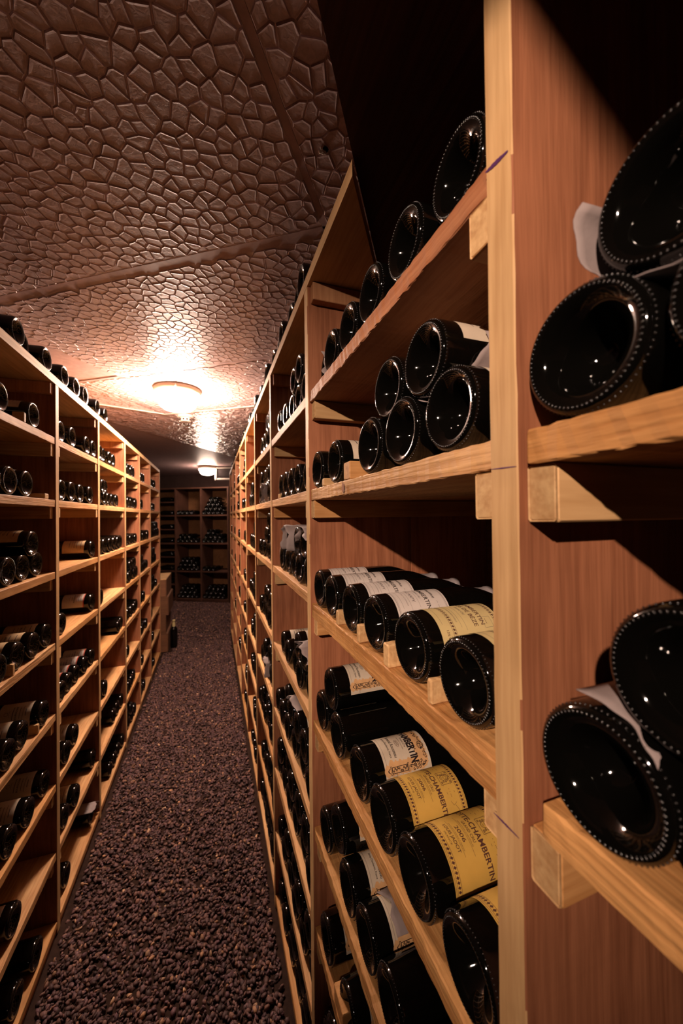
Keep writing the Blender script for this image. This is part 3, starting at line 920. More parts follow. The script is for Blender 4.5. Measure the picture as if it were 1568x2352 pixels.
def design_rousseau():
    D = Design(); U = .052
    rn = random.Random(2)
    O, K = PAPER['orange'], INK
    # washed orange cloud round the edges
    def blob(u0, v0, u1, v1):
        n = 22; c = ((u0 + u1) / 2, (v0 + v1) / 2)
        pts = [(c[0] + (u1 - u0) / 2 * math.cos(a) * rn.uniform(.82, 1.08), c[1] + (v1 - v0) / 2 * math.sin(a) * rn.uniform(.82, 1.08)) for a in [i * 2 * math.pi / n for i in range(n)]]
        vv = [c]; ff = [[0, 1 + i, 1 + (i + 1) % n] for i in range(n)]
        for q in (.33, .66, 1.0): vv += [(c[0] + (p[0] - c[0]) * q, c[1] + (p[1] - c[1]) * q) for p in pts]
        for q in (0, 1): ff += [[1 + q * n + i, 1 + (q + 1) * n + i, 1 + (q + 1) * n + (i + 1) % n, 1 + q * n + (i + 1) % n] for i in range(n)]
        D.add(O, vv, ff)
    for i in range(9): blob(.026 + rn.uniform(-.003, .003), .006 + i * .0075 - .007, .046, .006 + i * .0075 + .007)
    for i in range(12): blob(-.046 + i * .0075 - .008, .058, -.046 + i * .0075 + .008, .079)
    for i in range(9): blob(-.046, .006 + i * .0075 - .007, -.030, .006 + i * .0075 + .007)
    for sx in (-1, 1):
        # pillar at each side
        D.frame(K, sx * .038 - .0045, .012, sx * .038 + .0045, .040, .0009)
        D.frame(K, sx * .038 - .0060, .040, sx * .038 + .0060, .0425, .0006)
        D.frame(K, sx * .038 - .0062, .0095, sx * .038 + .0062, .012, .0006)
        D.add(K, [(sx * .038 - .004, .0092), (sx * .038 + .004, .0092), (sx * .038 + .0012, .0050), (sx * .038 - .0012, .0050)], [[0, 1, 2, 3][::-1]])
        for i in range(10):
            D.spiral(K, sx * .038 + rn.uniform(-.0022, .0022), .0145 + i * .0026, .0015, .0009, 1.2, i)
        # figures and scrolls above
        for i in range(16):
            D.spiral(K, sx * .038 + rn.uniform(-.0055, .0055), .046 + i * .0018, rn.uniform(.0018, .0032), .0010, rn.uniform(.6, 1.4), rn.uniform(0, 6))
    for i in range(26):
        D.spiral(K, -.030 + i * .0024, .073 + rn.uniform(-.003, .003), rn.uniform(.0014, .0028), .0009, rn.uniform(.6, 1.3), rn.uniform(0, 6))
    D.ring(K, .012, .0725, .006, .0055, .0008); D.ring(K, .012, .0725, .0045, .0040, .0006)
    D.text(K, 'CHAMBERTIN', 0, .0495, .0122, .068, .045)
    D.text(K, 'Grand Cru', 0, .0440, .0032, .020, .01)
    D.text(K, 'Appellation Contrôlée', 0, .0395, .0018, .026)
    D.ring(INKB, 0, .0340, .0068, .0030, .0005, 24)
    D.text(INKB, '2015', 0, .0326, .0030, .009, .01)
    D.text(K, 'Armand Rousseau', 0, .0215, .0056, .044, .012)
    D.text(K, 'Gevrey-Chambertin, France', 0, .0140, .0034, .042, .012)
    D.rect(INKG, -.030, .0040, .030, .0043)
    D.text(INK, '750 ml', .046, .0180, .0022, .008)
    return D, 'cream', .032, .083, U, .2

def design_white():
    D = Design(); U = .050
    D.frame(INKG, -U + .003, .003, U - .003, .082, .0006); D.frame(INKG, -U + .0048, .0048, U - .0048, .0802, .0003)
    D.text(INK, 'CHAMBERTIN', 0, .0490, .0068, .060, .012)
    D.text(INKG, 'GRAND CRU', 0, .0420, .0028, .022)
    D.text(INKG, 'ESCARPY', 0, .0290, .0046, .034, .005)
    D.rect(INKG, -.026, .0380, .026, .0383); D.rect(INKG, -.030, .0240, .030, .0243)
    D.text(INKG, 'MIS EN BOUTEILLE AU DOMAINE', 0, .0185, .0016, .044)
    D.text(INKG, '750 ml', .036, .0120, .0034, .012)
    D.rect(INKG, -.034, .0110, .026, .0113)
    for i in range(9): D.spiral(INK, -.011 + i * .0028, .0655, .0020, .0007, 1.2, i * 1.3)
    D.text(INKG, '.. ...', .024, .0680, .0030, .012, .02)
    return D, 'white', .022, .085, U, .15

def design_beze():
    D = Design(); U = .050
    B = INKB
    border_band(D, -U + .004, U - .004, .016, .021, B); border_band(D, -U + .004, U - .004, .078, .083, B)
    # side bands
    for sx in (-1, 1):
        u = sx * (U - .0065)
        D.rect(B, u - .0025, .016, u - .0021, .083); D.rect(B, u + .0021, .016, u + .0025, .083)
        for i in range(15): D.spiral(B, u, .019 + i * .0043, .0016, .0006, 1.1, i)
        for k in range(4): D.spiral(B, sx * (U - .010), .079 - k * .0016, .003, .0008, 1.2, k)
    D.text(B, 'CHAMBERTIN', 0, .058, .0056, .052, .012)
    D.text(B, 'CLOS DE BÈZE', 0, .0480, .0056, .054, .012)
    D.frame(INKG, .016, .062, .030, .074, .0003); D.text(B, '...', .022, .066, .003, .007, .03)
    D.text(INKG, 'GRAND CRU', 0, .041, .0026, .02)
    D.rect(INKG, -.03, .036, .03, .0363); D.rect(INKG, -.026, .030, .026, .0303)
    D.text(INKG, 'RECOLTE MISE EN BOUTEILLE', 0, .0255, .0016, .038)
    D.text(B, '13% vol', .034, .0080, .0030, .013, .01); D.rect(INKG, -.04, .0060, .02, .0063)
    return D, 'pale_yellow', .022, .086, U, .15

def design_plain(paper, stripe=False, seed=1):
    D = Design(); U = .044; rn = random.Random(seed)
    for i, v in enumerate((.012, .020, .028, .046, .056)):
        l = rn.uniform(.008, .026); D.rect(INKG, -l, v, l, v + rn.uniform(.0006, .0022))
    D.text(INK, ['GRAND VIN', 'BOURGOGNE', 'CUVEE', 'RESERVE'][seed % 4], 0, .036, .0046, .040, .01)
    if stripe: D.rect(RED, -U, .0, U, .0035)
    D.ring(INKG, 0, .064, .005, .005, .0008)
    return D, paper, .024, .084, U, .2
DESIGNS = {'yellow': design_yellow, 'rousseau': design_rousseau, 'white': design_white, 'beze': design_beze,
           'cream': lambda: design_plain('cream', False, 1), 'beige': lambda: design_plain('beige', False, 2),
           'redstripe': lambda: design_plain('white', True, 3), 'plainwhite': lambda: design_plain('white', False, 4)}
LABEL_WORD = {'yellow': 'yellow-labelled bottle with a curly-head emblem', 'rousseau': 'bottle with an ornate cream and orange label', 'white': 'bottle with a thin-framed white label',
              'beze': 'bottle with a pale yellow bordered label', 'cream': 'cream-labelled dark bottle', 'beige': 'beige-labelled dark bottle',
              'redstripe': 'bottle with a red-striped white label', 'plainwhite': 'white-labelled dark bottle', None: 'unlabelled dark bottle'}

def label_mesh(kind, design, detail):
    key = ('label', kind, design, detail)
    if key in MESH: return MESH[key]
    D, paper, x0, hgt, U, _ = DESIGNS[design]()
    R = RAD[kind] + .00025
    # paper
    n = 36 if detail else 14
    vs, fs = [], []
    A = min(U / R, 2.6)
    for i in range(n + 1):
        a = -A + 2 * A * i / n
        for x in (x0, x0 + hgt):
            vs.append((x, -math.sin(a) * R, math.cos(a) * R))
    fs = [[2 * i, 2 * i + 2, 2 * i + 3, 2 * i + 1] for i in range(n)]
    me = bpy.data.meshes.new('label'); me.from_pydata(vs, [], fs); me.materials.append(PAPER[paper])
    me.polygons.foreach_set('use_smooth', [True] * len(fs))
    # lettering
    vs2, fs2, mats, mi = [], [], [], []
    for z, (mt, (vv, ff)) in enumerate(sorted(D.layers.items(), key=lambda kv: 0 if kv[0] is PAPER['orange'] else 1)):
        b = len(vs2); rr = R + .00012 + .00008 * z
        for (u, v) in vv:
            a = u / R; vs2.append((x0 + v, -math.sin(a) * rr, math.cos(a) * rr))
        fs2 += [[i + b for i in f] for f in ff]; mats.append(mt); mi += [z] * len(ff)
    m2 = bpy.data.meshes.new('lettering'); m2.from_pydata(vs2, [], fs2)
    for mt in mats: m2.materials.append(mt)
    m2.polygons.foreach_set('material_index', mi)
    MESH[key] = (me, m2)
    return MESH[key]

ORD = ['first', 'second', 'third', 'fourth', 'fifth', 'sixth', 'seventh', 'eighth', 'ninth', 'tenth', 'eleventh', 'twelfth', 'thirteenth', 'fourteenth', 'fifteenth', 'sixteenth']
BOTTLES = []          # every bottle wanted, later sorted by distance
def want(side, bay, row, layer, t, z, x, kind, design, roll, cap='dark', rotz=None, loc=None):
    if side == 'L': roll = -roll
    BOTTLES.append(dict(side=side, bay=bay, row=row, layer=layer, t=t, z=z, x=x, kind=kind, design=design, roll=roll, cap=cap, rotz=rotz))

def cell(side, bay, row, ts, uppers=(), kind='burg', designs=None, udesigns=None, rolls=0.2, insets=None, cap='dark', third=()):
    """ts: positions along the aisle; uppers: index pairs or gaps that carry a second layer"""
    R = RAD[kind]
    ys = YR if side == 'R' else YL
    y0, y1 = ys[bay] + PT / 2 + R + .003, ys[bay + 1] - PT / 2 - R - .003
    order = sorted(range(len(ts)), key=lambda i: ts[i])
    tt = [ts[i] for i in order]
    for _ in range(60):
        for i in range(len(tt) - 1):
            d = 2 * R + .0012 - (tt[i + 1] - tt[i])
            if d > 0: tt[i] -= d / 2; tt[i + 1] += d / 2
        if row > 0: tt = [min(max(v, y0), y1) for v in tt]
    pos = [0] * len(ts)
    for k, i in enumerate(order): pos[i] = tt[k]
    zb = shelf_z(side, bay, row) + R + .0008
    X0 = XR if side == 'R' else XL; sg = 1 if side == 'R' else -1
    rnd = random.Random(bay * 100 + row * 10 + (0 if side == 'R' else 5))
    zz = [zb] * len(ts)
    def put(layer, t, z, des, roll, ins):
        above = (ZR if side == 'R' else ZL)[0] - .027 if row <= 1 or (side == 'R' and bay == 0 and row == 2) else shelf_z(side, bay, row - 1) - .032
        if layer and z + R > above - .001: return
        want(side, bay, row, layer, t, z, X0 + sg * ins, kind, des, roll, cap)
    for i, t in enumerate(pos):
        des = designs[i] if isinstance(designs, (list, tuple)) else designs
        rl = rolls[i] if isinstance(rolls, (list, tuple)) else rolls
        ins = insets[i] if insets else rnd.uniform(.006, .016)
        put(0, t, zb, des, rl, ins)
    ups = []
    for j, (a, b) in enumerate(uppers):
        ta, tb = pos[a], pos[b]; g = abs(tb - ta) / 2
        if g >= 2 * R: continue
        z = zb + math.sqrt((2 * R + .001) ** 2 - g * g)
        if ups and abs(ups[-1][0] - (ta + tb) / 2) < 2 * R: continue
        des = udesigns[j] if isinstance(udesigns, (list, tuple)) else udesigns
        put(1, (ta + tb) / 2, z, des, .3, rnd.uniform(.004, .018)); ups.append(((ta + tb) / 2, z))
    for (a, b) in third:
        if b < len(ups):
            g = abs(ups[a][0] - ups[b][0]) / 2
            if g < 2 * R:
                put(2, (ups[a][0] + ups[b][0]) / 2, ups[a][1] + math.sqrt((2 * R + .001) ** 2 - g * g), udesigns if not isinstance(udesigns, (list, tuple)) else None, .3, .01)
    return pos, zb

def t_of(side, px, py):
    return on_x(px, py, (XR + .012) if side == 'R' else (XL - .012)).y
def tpx(side, pts): return [t_of(side, *p) for p in pts]

# right rack, bay beside the camera
P_R02 = cell('R', 0, 2, [.163, .079, -.01], [(0, 1)], 'burg', None, None, .3, insets=[.004, .006, .01])
P_R03 = cell('R', 0, 3, [.157, .073, -.015], [(0, 1)], 'burg', None, None, .3, insets=[.004, .006, .01])
cell('R', 0, 4, [.13, .03], [], 'burg', 'yellow', None, .3, insets=[.01, .01])
cell('R', 0, 5, [.12, .03], [], 'burg', None)
# right rack, nearest full bay
cell('R', 1, 1, tpx('R', [(727, 812), (757, 765), (795, 708), (849, 630), (930, 512), (1048, 350)]), [], 'burg', None, None, .3, insets=[.03, .012, .012, .010, .008, .010])
cell('R', 1, 2, tpx('R', [(733, 1075), (773, 1055), (856, 1020), (930, 978), (1042, 925)]), [(2, 3), (3, 4)], 'burg', [None, 'cream', None, 'cream', 'cream'], ['cream', 'cream'], [0, .5, .3, -1.2, .1], insets=[.006, .006, .004, .004, .004])
cell('R', 1, 3, tpx('R', [(733, 1360), (758, 1382), (806, 1420), (858, 1462), (940, 1520), (1062, 1610)]), [], 'burg', ['white', 'white', 'white', 'white', 'beze', 'beze'], None, [.25, .25, .25, .28, .25, .2], insets=[.008, .008, .010, .012, .012, .012], cap='grey')
cell('R', 1, 4, tpx('R', [(738, 1652), (772, 1718), (822, 1790), (880, 1895), (955, 2035), (1078, 2240)]), [(0, 1)], 'burg', ['rousseau', None, 'rousseau', 'yellow', 'yellow', 'yellow'], ['rousseau'], [.25, .1, .20, .24, .22, .22], insets=[.010, .012, .012, .008, .008, .008])
cell('R', 1, 5, tpx('R', [(748, 1885), (800, 1985), (842, 2110), (885, 2230), (975, 2330)]), [(0, 1)], 'burg', [None, 'rousseau', 'rousseau', None, None], ['rousseau'], [.2, .3, .3, .3, .3], insets=[.01, .01, .01, .01, .008])
cell('R', 1, 6, tpx('R', [(752, 2155), (798, 2260), (845, 2400)]) + [.42, .32], [], 'burg', ['rousseau', 'rousseau', None, None, None], None, .3)
cell('R', 1, 7, [.76, .66, .56, .45, .35], [(0, 1)], 'burg', None)
cell('R', 1, 8, [.76, .67, .58, .48, .39], [], 'burg', None)

def spread(side, bay, n, slack=1.0, start=None):
    ys = YR if side == 'R' else YL
    a, b = ys[bay] + PT / 2 + .044, ys[bay + 1] - PT / 2 - .044
    rnd = random.Random(bay * 17 + n * 3 + (0 if side == 'R' else 50))
    if n >= 6: return [a + (b - a) * i / (n - 1) for i in range(n)]
    lo = a; hi = a + min(b - a, .084 * (n - 1) * slack)
    if start == 'far': lo, hi = b - (hi - a), b
    return [lo + (hi - lo) * i / max(1, n - 1) for i in range(n)]
def pairs(n): return [(i, i + 1) for i in range(n)]

# right rack, further bays: (bay, row): (bottom count, second layer, third layer, design)
RFAR = {
 (2, 1): (5, 2, 0, None), (2, 2): (5, 0, 0, None), (2, 3): (5, 3, 1, 'cream'), (2, 4): (5, 2, 0, 'cream'), (2, 5): (6, 4, 0, 'cream'), (2, 6): (6, 5, 0, None), (2, 7): (6, 4, 0, None), (2, 8): (6, 3, 0, None),
 (3, 1): (4, 2, 0, None), (3, 2): (5, 4, 0, None), (3, 3): (5, 3, 1, None), (3, 4): (5, 3, 0, 'cream'), (3, 5): (5, 3, 0, 'plainwhite'), (3, 6): (6, 4, 0, None), (3, 7): (5, 2, 0, 'cream'), (3, 8): (6, 4, 0, None),
 (4, 1): (2, 0, 0, None), (4, 2): (5, 4, 0, None), (4, 3): (4, 2, 0, None), (4, 4): (5, 2, 0, 'plainwhite'), (4, 5): (5, 3, 0, None), (4, 6): (5, 2, 0, 'cream'), (4, 7): (4, 0, 0, None), (4, 8): (5, 2, 0, 'beige'),
 (5, 1): (4, 2, 0, None), (5, 2): (3, 0, 0, None), (5, 3): (4, 1, 0, None), (5, 4): (4, 0, 0, None), (5, 5): (4, 0, 0, None), (5, 6): (5, 2, 0, None), (5, 7): (4, 0, 0, None), (5, 8): (5, 2, 0, None),
 (6, 1): (5, 3, 0, None), (6, 2): (5, 3, 0, 'plainwhite'), (6, 3): (4, 0, 0, None), (6, 4): (4, 2, 0, None), (6, 5): (5, 0, 0, None), (6, 6): (4, 0, 0, None), (6, 7): (5, 0, 0, None),
 (7, 1): (5, 3, 0, None), (7, 2): (5, 3, 0, None), (7, 3): (5, 0, 0, None), (7, 4): (4, 0, 0, None), (7, 5): (5, 2, 0, None), (7, 6): (5, 0, 0, None),
 (8, 1): (5, 3, 0, None), (8, 2): (5, 3, 0, None), (8, 3): (5, 2, 0, None), (8, 4): (5, 2, 0, None), (8, 5): (5, 0, 0, None),
}
for (b, r), (n, u, th, des) in RFAR.items():
    kd = 'burg' if (b * 7 + r) % 3 else 'bord'
    start = 'far' if (b, r) in ((5, 2),) else None
    rn = random.Random(b * 13 + r)
    dl = [des if rn.random() < .7 else None for _ in range(n)]
    cell('R', b, r, spread('R', b, n, 1.05, start), pairs(min(u, n - 1)), kd, dl, des, .5, third=pairs(max(0, th)))
# bottles on top of the right rack
tops = [.905, .99, 1.08, 1.19, 1.275, 1.40, 1.54, 1.63, 1.80, 1.95, 2.04, 2.20, 2.29, 2.45, 2.62, 2.71, 2.9, 3.05, 3.2, 3.4, 3.6, 3.8, 4.0, 4.2, 4.45, 4.65]
for i, tpos in enumerate(tops):
    want('R', 1 + i // 6, 0, 0, tpos, ZR[0] + .0418, XR + (.016 if i % 3 else .006), 'burg', None, .2)

# left rack
tl = tpx('L', [(38, 745), (60, 780), (105, 820), (146, 855), (173, 878), (194, 898), (222, 928), (241, 945)])
for i, tpos in enumerate(tl):
    if i and tpos - tl[i - 1] < .084: tpos = tl[i] = tl[i - 1] + .084
    want('L', 0 if tpos < 1.57 else 1, 0, 0, tpos, ZL[0] + .0418, XL - (.03 if i == 1 else .008), 'burg', None, .2)
cell('L', 0, 1, tpx('L', [(0, 905), (76, 950)]), [], 'burg', ['cream', 'cream'], None, .2, insets=[.01, .01])
cell('L', 0, 2, tpx('L', [(-18, 1098), (22, 1103), (64, 1108), (88, 1112)]), [], 'burg', ['cream', 'cream', 'cream', None], None, .6, insets=[.01, .01, .012, .05])
cell('L', 0, 3, tpx('L', [(-12, 1318), (18, 1310), (55, 1300), (88, 1290)]), [(2, 3)], 'burg', ['beige', 'beige', None, None], ['beige'], .7)
cell('L', 0, 4, tpx('L', [(-5, 1560), (40, 1512), (74, 1478), (106, 1452)]), [], 'burg', 'beige', None, .9)
cell('L', 0, 5, tpx('L', [(15, 1750), (55, 1690), (98, 1650)]), [], 'burg', 'cream', None, .9)
cell('L', 0, 6, tpx('L', [(22, 1905), (64, 1845), (106, 1785)]), [], 'burg', 'cream', None, .8)
cell('L', 0, 7, tpx('L', [(33, 2132)]), [], 'burg', 'cream', None, .9)
cell('L', 0, 8, tpx('L', [(-10, 2300), (40, 2235), (82, 2140)]), [], 'burg', None)
cell('L', 1, 1, tpx('L', [(142, 985), (164, 1000), (197, 1018), (212, 1030)]), [], 'burg', None)
cell('L', 1, 2, tpx('L', [(145, 1122), (163, 1123), (187, 1128), (206, 1132)]), [], 'burg', [None, None, 'cream', None], None, .6)
cell('L', 1, 3, tpx('L', [(216, 1258)]), [], 'burg', ['beige'], None, .8)
cell('L', 1, 4, tpx('L', [(145, 1430), (217, 1382)]), [], 'burg', [None, 'redstripe'], None, .8)
cell('L', 1, 5, tpx('L', [(212, 1497), (196, 1528), (178, 1556), (161, 1590), (146, 1625)]), [], 'bord', 'redstripe', None, .9)
cell('L', 1, 6, tpx('L', [(150, 1725), (176, 1685)]), [], 'burg', ['cream', 'cream'], None, .6)
cell('L', 1, 7, tpx('L', [(150, 1880), (173, 1845), (219, 1738)]), [], 'burg', ['beige', 'beige', 'plainwhite'], None, .8)
cell('L', 1, 8, tpx('L', [(156, 2025), (212, 1880)]), [], 'burg', None)
LFAR = {
 (2, 1): (4, 0, 0, None), (2, 2): (5, 2, 0, 'cream'), (2, 3): (6, 0, 0, 'cream'), (2, 4): (1, 0, 0, None), (2, 5): (2, 0, 0, 'plainwhite'), (2, 6): (2, 0, 0, None), (2, 7): (3, 0, 0, 'cream'), (2, 8): (4, 0, 0, 'beige'),
 (3, 1): (4, 0, 0, None), (3, 2): (5, 0, 0, None), (3, 3): (5, 0, 0, None), (3, 4): (5, 4, 0, None), (3, 5): (5, 0, 0, 'cream'), (3, 6): (2, 0, 0, 'beige'), (3, 7): (4, 0, 0, None), (3, 8): (4, 2, 0, None),
 (4, 1): (3, 0, 0, None), (4, 2): (2, 0, 0, None), (4, 3): (5, 0, 0, None), (4, 4): (5, 2, 0, None), (4, 5): (3, 0, 0, None), (4, 6): (4, 0, 0, 'beige'), (4, 7): (2, 0, 0, None), (4, 8): (3, 0, 0, None),
 (5, 1): (4, 0, 0, None), (5, 2): (4, 0, 0, None), (5, 3): (6, 5, 0, None), (5, 4): (5, 3, 0, None), (5, 5): (5, 3, 0, None), (5, 6): (2, 0, 0, None), (5, 7): (3, 0, 0, None), (5, 8): (3, 0, 0, 'beige'),
}
for (b, r), (n, u, th, des) in LFAR.items():
    kd = 'burg' if (b * 5 + r) % 3 else 'bord'
    start = 'far' if (b, r) in ((2, 5), (2, 7), (2, 8)) else None
    rn = random.Random(b * 13 + r)
    cell('L', b, r, spread('L', b, n, 1.08, start), pairs(min(u, n - 1)), kd, [des if rn.random() < .8 else None for _ in range(n)], des, .7)

# ---------------------------------------------------------------- rack at the far end, standing across the room
EZ = [-1.40, -.925, -.44, .045, .52]
def end_rack():
    t = empty('wine_rack', tuple(EO), (0, 0, EA))
    tag(t, 'dark wine rack standing across the far end of the cellar', 'wine rack')
    def bx(nm_, a, b, mat, **kw): return box(nm_, a, b, mat, t, **kw)
    us = [-.62, -.5, 0.0, .485, .985]
    us = [-.62, 0.0, .485, .985]
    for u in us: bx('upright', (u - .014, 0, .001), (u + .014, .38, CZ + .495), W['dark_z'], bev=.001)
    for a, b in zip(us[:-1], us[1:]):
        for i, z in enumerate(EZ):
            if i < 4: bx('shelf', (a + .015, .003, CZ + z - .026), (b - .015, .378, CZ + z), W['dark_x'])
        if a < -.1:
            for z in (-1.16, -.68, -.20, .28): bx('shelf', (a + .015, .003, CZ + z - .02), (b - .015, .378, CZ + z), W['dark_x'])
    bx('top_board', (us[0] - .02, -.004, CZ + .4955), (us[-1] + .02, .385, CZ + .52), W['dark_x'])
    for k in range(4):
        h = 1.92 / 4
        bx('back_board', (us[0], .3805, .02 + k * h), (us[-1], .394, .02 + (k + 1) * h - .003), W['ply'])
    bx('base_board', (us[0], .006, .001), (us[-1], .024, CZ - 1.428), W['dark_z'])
    # bottles in its bays
    R = .0412
    def place(u, z, kind, bay, row, layer):
        p = EO + EX * u + EY * .012
        BOTTLES.append(dict(side='E', bay=bay, row=row, layer=layer, t=u, z=z, x=0, kind=kind, design=None, roll=0, cap='grey' if random.random() < .15 else 'dark', rotz=EA + math.pi / 2, world=(p.x, p.y)))
    plan = {(1, 3): (4,), (2, 3): (5, 4, 5), (1, 2): (5, 3), (2, 2): (5, 4, 2), (1, 1): (5, 4, 3), (2, 1): (3,), (1, 0): (5, 4, 3), (2, 0): (5, 4, 4)}
    plan[(2, 3)] = (5, 4, 3, 2)
    for (bay, row), ns in plan.items():
        a = us[bay] + .014 + R + .003
        z = EZ[row] + R + .001
        for layer, n in enumerate(ns):
            for i in range(n):
                place(a + layer * .0425 + i * .085, z + layer * .0742, 'burg', bay, row, layer)
    # bottles lying lengthways in the narrow left bay
    for k, z in enumerate((EZ[0], -1.16, EZ[1], -.68, EZ[2], -.20, EZ[3], .28)):
        for j in range(2):
            p = EO + EX * (-.10 - .0) + EY * (.06 + .09 * j)
            BOTTLES.append(dict(side='E', bay=0, row=k, layer=0, t=-.3 + j * .1, z=z + R + .001, x=0, kind='burg', design=None, roll=0, cap='dark', rotz=EA + math.pi, world=(p.x, p.y)))
    return t
end_rack()
ww = box('wall_front', (-3.4, .46, -.08), (2.2, .52, 2.36), plain('end_wall', (.05, .028, .024), .85, .2, .15, 12))
ww.matrix_world = Matrix.Translation(EO) @ Matrix.Rotation(EA, 4, 'Z') @ Matrix.Translation(Vector(ww.location))
tag(ww, kind='structure')

# ---------------------------------------------------------------- put the bottles in
def dist(b):
    if b['side'] == 'E': return math.hypot(b['world'][0], b['world'][1])
    # a bay seen edge-on shows less, so weigh the rack it stands in
    return math.sqrt(b['t'] ** 2 + b['z'] ** 2 + (b['x']) ** 2)
BOTTLES.sort(key=dist)
SHELFW = ['top of the rack', 'top shelf', 'second shelf', 'third shelf', 'fourth shelf', 'fifth shelf', 'sixth shelf', 'seventh shelf', 'lowest shelf']
BAYW = {'R': ['nearest bay', 'second bay', 'third bay', 'fourth bay', 'fifth bay', 'sixth bay', 'seventh bay', 'eighth bay', 'ninth bay'],
        'L': ['nearest bay', 'second bay', 'third bay', 'fourth bay', 'fifth bay', 'sixth bay']}
single, rest = BOTTLES[:290], BOTTLES[290:]
# rank from the left of the photograph inside every cell and layer
cells = {}
for b in BOTTLES:
    k = (b['side'], b['bay'] if b['row'] or b['side'] == 'E' else 'top', b['row'], b['layer'])
    cells.setdefault(k, []).append(b)
for k, L in cells.items():
    L.sort(key=lambda b: b['t'] if k[0] != 'R' else -b['t'])
    for i, b in enumerate(L): b['rank'] = i; b['n'] = len(L)
def bottle_label(b):
    side = {'R': 'right rack', 'L': 'left rack', 'E': 'end rack'}[b['side']]
    W_ = {'yellow': 'yellow-labelled bottle', 'rousseau': 'ornate-labelled bottle', 'white': 'white framed-label bottle', 'beze': 'pale-yellow-labelled bottle', 'cream': 'cream-labelled bottle', 'beige': 'beige-labelled bottle', 'redstripe': 'red-striped-label bottle', 'plainwhite': 'white-labelled bottle', None: 'dark bottle'}[b['design']]
    if b['row'] == 0 and b['side'] != 'E':
        return f"{W_}, {ORD[b['rank']] if b['rank'] < 16 else ORD[b['n'] - 1 - b['rank']] + ' last'} from left, on top of the {side}"
    lay = ('', 'upper layer ', 'topmost layer ')[b['layer']]
    if b['layer'] == 0 and cells.get((b['side'], b['bay'], b['row'], 1)): lay = 'bottom layer '
    rk = 'only one' if b['n'] == 1 else ORD[b['rank']] + ' from left'
    bay = BAYW[b['side']][b['bay']]
    if b['side'] == 'R' and b['bay'] == 0: bay = 'bay beside camera'
    return f"{W_}, {lay}{rk}, {SHELFW[b['row']]}, {side} {bay}"
for b in single:
    if b['side'] == 'E': loc = (b['world'][0], b['world'][1], CZ + b['z'])
    else: loc = (b['x'], b['t'], CZ + b['z'])
    rz = b['rotz'] if b['rotz'] is not None else (0 if b['side'] == 'R' else math.pi)
    d = dist(b)
    t = empty('wine_bottle', loc, (b['roll'], 0, rz))
    g = {'R': 'wine bottles in the right rack', 'L': 'wine bottles in the left rack', 'E': 'wine bottles in the end rack'}[b['side']]
    tag(t, bottle_label(b), 'bottle', g)
    lod = 0 if d < 1.1 and b['side'] == 'R' else 1
    link(bpy.data.objects.new('glass_body', body_mesh(b['kind'], lod)), t)
    link(bpy.data.objects.new('knurled_ring', bead_mesh(b['kind']) if d < 1.45 else ring_mesh(b['kind'])), t)
    link(bpy.data.objects.new('capsule', capsule_mesh(b['kind'], b['cap'])), t)
    if b['design']:
        me, m2 = label_mesh(b['kind'], b['design'], d < 1.2)
        lo = link(bpy.data.objects.new('label', me), t)
        if d < 2.4: link(bpy.data.objects.new('lettering', m2), lo)
# the farthest bottles, too small to pick apart
vs_all, fs_all = [], []
body_mesh('burg', 1); body_mesh('bord', 1)
for b in rest:
    v, f = MESH[('body', b['kind'], 1, 'raw')]
    if b['side'] == 'E': loc = Vector((b['world'][0], b['world'][1], CZ + b['z']))
    else: loc = Vector((b['x'], b['t'], CZ + b['z']))
    rz = b['rotz'] if b['rotz'] is not None else (0 if b['side'] == 'R' else math.pi)
    M = Matrix.Translation(loc) @ Matrix.Rotation(rz, 4, 'Z')
    k = len(vs_all)
    vs_all += [tuple(M @ Vector(p)) for p in v]; fs_all += [[i + k for i in q] for q in f]
if vs_all:
    o = mesh_obj('wine_bottles', vs_all, fs_all, GLASS, smooth=True)
    tag(o, 'mass of small dark wine bottles in the farthest bays and end rack', 'bottles', kind='stuff')

# ---------------------------------------------------------------- loose things
def chock(side, px, py, row, bay, w_=.020, h=.022, d=.10, label='', mat='pine_x', ins=.004, rz=0):
    t = t_of(side, px, py) if py is not None else px
    z = CZ + shelf_z(side, bay, row) + .0006
    X0 = XR if side == 'R' else XL; sg = 1 if side == 'R' else -1
    a, b = sorted((X0 + sg * ins, X0 + sg * (ins + d)))
    o = box('wood_chock', (a, t - w_ / 2, z), (b, t + w_ / 2, z + h), W[mat], rough=.0004, rough_axis=0, nseg=8, seed=int(abs(px)))
    tag(o, label, 'wedge', 'wooden chocks between bottles')
chock('R', 806, 1085, 2, 1, .030, .030, .12, 'largest square pine chock beside bottles on the second shelf', 'honey_x')
chock('R', 750, 1100, 2, 1, .014, .016, .08, 'small pine chock between two bottles, second shelf, left end')
chock('R', 783, 1420, 3, 1, .012, .026, .06, 'leftmost rough chock among the white-labelled bottles', 'pale_end')
chock('R', 832, 1465, 3, 1, .010, .028, .05, 'thin pale chock between third and fourth white-labelled bottles', 'pale_end')
chock('R', 898, 1525, 3, 1, .016, .030, .05, 'chock between the white-labelled and pale-yellow-labelled bottles', 'pale_end')
chock('R', 1000, 1610, 3, 1, .008, .026, .05, 'chock between the two pale-yellow-labelled bottles', 'pale_end')
chock('R', 645, 1125, 2, 2, .02, .016, .06, 'small chock at the left of five bottles, third bay second shelf')
chock('R', .655, None, 6, 1, .05, .032, .16, 'thick light board lying among bottles on the sixth shelf', 'honey_x')
chock('L', 50, 965, 1, 0, .012, .03, .03, 'upright pine chock left of a lone bottle, left rack top shelf')
chock('L', 101, 1140, 2, 0, .03, .018, .08, 'flat chock at the right end of the left rack second shelf')
chock('L', 24, 1555, 4, 0, .012, .032, .03, 'chock at the left of beige-labelled bottles, fourth shelf')
